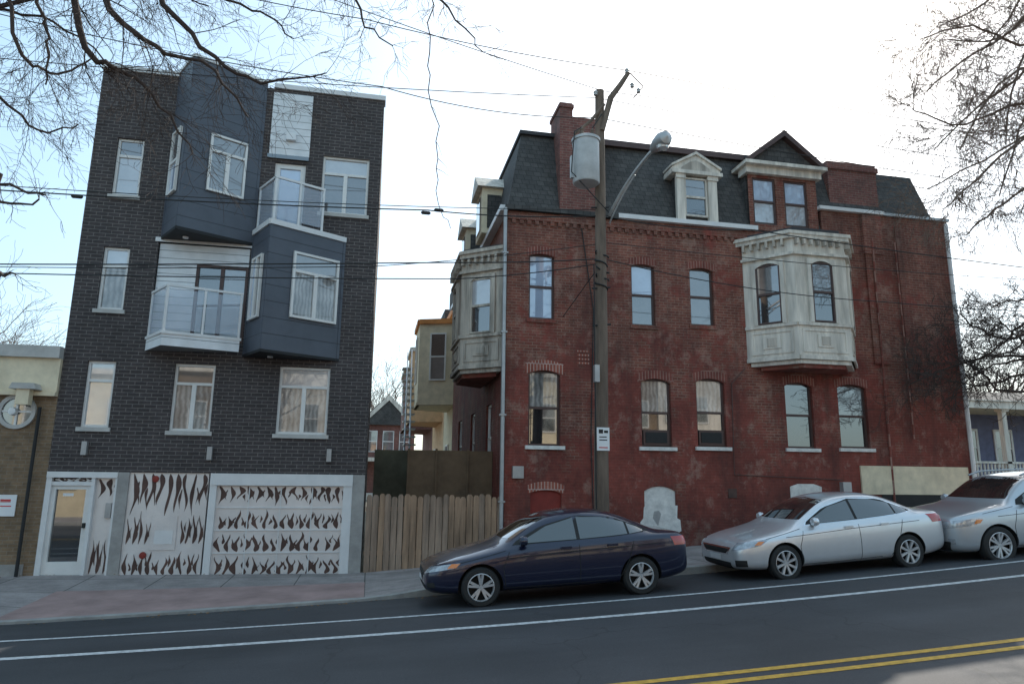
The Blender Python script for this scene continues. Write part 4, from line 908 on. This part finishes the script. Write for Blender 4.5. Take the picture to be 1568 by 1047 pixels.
# ================================================================== TREES
MINR=.0018
def grow(mb,p,d,L,r,lvl,rg,droop,mat,kids=4,up=0):
    n=5; pts=[V(p)]; p=V(p); d=V(d).normalized(); ds=[]
    for i in range(n):
        d=(d+V((rg.gauss(0,.16),rg.gauss(0,.16),rg.gauss(0,.16)-droop))).normalized(); p=p+d*L/n; pts.append(p.copy()); ds.append(d.copy())
    mb.tube(pts,[max(MINR,r*(1-.65*i/n)) for i in range(n+1)],3 if r<.012 else 5,mat,cap=False)
    if lvl<=0: return
    for k in range(kids):
        i=rg.randint(1,n); dd=ds[i-1]; a=dd.cross(V((rg.gauss(0,1),rg.gauss(0,1),rg.gauss(0,1)))).normalized()
        nd=(dd+a*rg.uniform(.5,1.1)).normalized()
        grow(mb,pts[i],nd,L*rg.uniform(.45,.75),r*(1-.65*i/n)*.65,lvl-1,rg,droop,mat,kids)
def limb(mb,pts,r0,r1,kids,L,lvl,rg,droop,mat,sub=4,kr=.45,start=1):
    P=[V(p) for p in pts]; out=[]
    for i in range(len(P)-1):
        a=P[max(i-1,0)];b=P[i];c=P[i+1];d=P[min(i+2,len(P)-1)]
        for k in range(4):
            t=k/4; out.append(.5*((2*b)+(c-a)*t+(2*a-5*b+4*c-d)*t*t+(3*b-a-3*c+d)*t**3))
    out.append(P[-1]); n=len(out)
    for q_ in out[1:-1]: q_+=V((rg.gauss(0,.02),rg.gauss(0,.02),rg.gauss(0,.02)))
    R=[r0+(r1-r0)*i/(n-1) for i in range(n)]; mb.tube(out,R,8,mat)
    for k in range(kids):
        i=rg.randint(start*4 if n>start*4+2 else 1,n-1); dd=(out[i]-out[i-1]).normalized(); a=dd.cross(V((rg.gauss(0,1),rg.gauss(0,1),rg.gauss(0,1)))).normalized()
        grow(mb,out[i],(dd*.6+a*rg.uniform(.4,1)).normalized(),L*rg.uniform(.5,1.1),max(.004,R[i]*kr),lvl,rg,droop,mat,sub)
def at(px,py,y): d=ray(px,py); return C+d*(y/d.y)
rg=random.Random(11)
G=grp('bare_street_tree'); mb=MB(); Y1=6.6
T=V((-5.4,6.2,0)); Tt=V((-5.3,6.2,5.2))
mb.tube([T+V((0,0,-.2)),T+V((.05,0,1.5)),T+V((0,.05,3.5)),Tt],[.3,.24,.21,.19],12,m_bark)
L1=[[(60,-60),(130,75),(190,108),(245,160),(295,235)],[(-40,-40),(30,90),(90,110),(140,90)],[(180,-60),(255,10),(330,90),(400,125),(500,112)],[(-60,120),(0,150),(60,200),(120,190)],[(90,-60),(170,20),(240,70),(330,110),(380,180)],[(-60,20),(20,20),(100,40),(170,100)],[(20,-60),(60,10),(75,70),(70,130)],[(260,-60),(330,-10),(400,20),(450,60)],[(140,-80),(200,-20),(250,-10),(320,10)]]
for k,l in enumerate(L1):
    ys=Y1+rg.uniform(-.6,.6); P=[Tt+V((0,0,rg.uniform(-.6,.5)))]+[at(x,y,ys+.1*i) for i,(x,y) in enumerate(l)]
    limb(mb,P,.045 if k in(0,2,4) else .024,.007,22 if k in(0,2,4) else 15,.6,2,rg,.05,m_bark,4,.27,start=1)
L2=[[(480,-90),(540,-20),(560,40),(600,70)],[(600,-90),(650,-30),(700,30),(740,80)]]
for l in L2:
    P=[Tt+V((.1,0,.3)),at(300,-200,Y1)]+[at(x,y,Y1) for x,y in l]; limb(mb,P,.03,.005,16,.42,2,rg,.08,m_bark,3,.3,start=2)
v_=[at(655,-40,Y1),at(660,60,Y1),at(661,140,Y1),at(668,240,Y1),at(672,300,Y1),at(690,350,Y1)]
limb(mb,v_,.007,.0035,4,.15,0,rg,.1,m_bark,2,.5)
for l in([(-60,255),(0,280),(70,299)],[(-60,280),(0,310),(60,305)],[(-60,415),(0,418),(22,419)]):
    limb(mb,[Tt-V((0,0,1.2))]+[at(x,y,Y1) for x,y in l],.025,.008,5,.3,1,rg,.02,m_bark,3,.3,start=2)
mb.build('trunk_and_branches',G,recalc=False)
MINR=.0048
G=grp('bare_street_tree.001'); mb=MB(); Y2=12.4
T=V((16.2,13.7,.9)); Tt=V((16.0,13.5,6.0))
mb.tube([T+V((0,0,-.2)),T+V((0,0,1.5)),T+V((-.1,0,3.2)),Tt],[.32,.25,.22,.2],12,m_bark2)
L3=[[(1640,-20),(1560,40),(1480,90),(1420,140)],[(1640,60),(1560,120),(1490,170),(1430,230)],[(1640,170),(1570,210),(1500,270),(1445,320)],[(1640,260),(1570,290),(1510,330),(1480,360)],[(1640,-100),(1560,-40),(1500,10),(1440,40)],[(1640,110),(1590,100),(1530,130),(1470,230)],[(1640,-140),(1600,-60),(1540,30),(1500,90)],[(1640,220),(1590,200),(1530,230),(1420,290)],[(1640,20),(1590,10),(1530,60),(1450,60)],[(1640,140),(1600,160),(1560,200),(1530,300)],[(1640,-40),(1580,60),(1550,140),(1540,220)],[(1640,80),(1560,70),(1490,40),(1410,60)],[(1640,200),(1560,160),(1480,190),(1400,170)]]
for l in L3:
    ys=Y2+rg.uniform(-.8,.8); P=[Tt+V((0,0,rg.uniform(-.3,1.5)))]+[at(x,y,ys) for x,y in l]
    limb(mb,P,.05,.014,20,1.15,2,rg,.03,m_bark2,5,.32,start=1)
mb.build('trunk_and_branches',G,recalc=False)
G=grp('bare_shrub_tree'); mb=MB(); T=V((17.5,14.6,1.2))
mb.tube([T-V((0,0,.3)),T+V((-.1,0,1.5)),T+V((-.1,0,3.0))],[.16,.13,.1],10,m_bark)
for l in([(1600,560),(1530,545),(1460,560),(1390,590)],[(1600,520),(1540,520),(1490,500),(1470,480)],[(1600,600),(1540,600),(1500,570),(1450,540)],[(1600,490),(1560,500),(1530,530),(1480,560)],[(1620,560),(1580,470),(1550,460),(1520,470)],[(1620,530),(1570,550),(1520,560),(1460,600)],[(1620,600),(1590,560),(1560,520),(1530,490)],[(1620,580),(1560,575),(1500,590),(1420,570)],[(1620,500),(1590,490),(1550,540),(1490,540)]):
    P=[T+V((-.1,0,rg.uniform(2.,3.)))]+[at(x,y,14.6) for x,y in l]; limb(mb,P,.05,.014,20,.85,2,rg,.0,m_bark,5,.3,start=1)
mb.build('trunk_and_branches',G,recalc=False)
MINR=.012
def fartree(name,x,y,h,seed,lv=3):
    G=grp(name); mb=MB(); r2=random.Random(seed); z=zb(x)-.2
    mb.tube([(x,y,z),(x,y,z+h*.4)],[.3,.22],8,m_bark2)
    for k in range(9):
        a=r2.uniform(0,6.28); grow(mb,(x,y,z+h*r2.uniform(.3,.4)),(math.cos(a)*.7,math.sin(a)*.7,1),h*.4,.13,lv,r2,-.02,m_bark2,4)
    mb.build('trunk_and_branches',G,recalc=False)
fartree('bare_tree',-31,60,17,2); fartree('bare_tree.001',.5,75,15,5); fartree('bare_tree.002',44,42,12,8); fartree('bare_tree.003',-2,95,17,9)
fartree('bare_tree.004',-6,-5.5,10,12,2); fartree('bare_tree.005',6,-5.5,10,13,2)
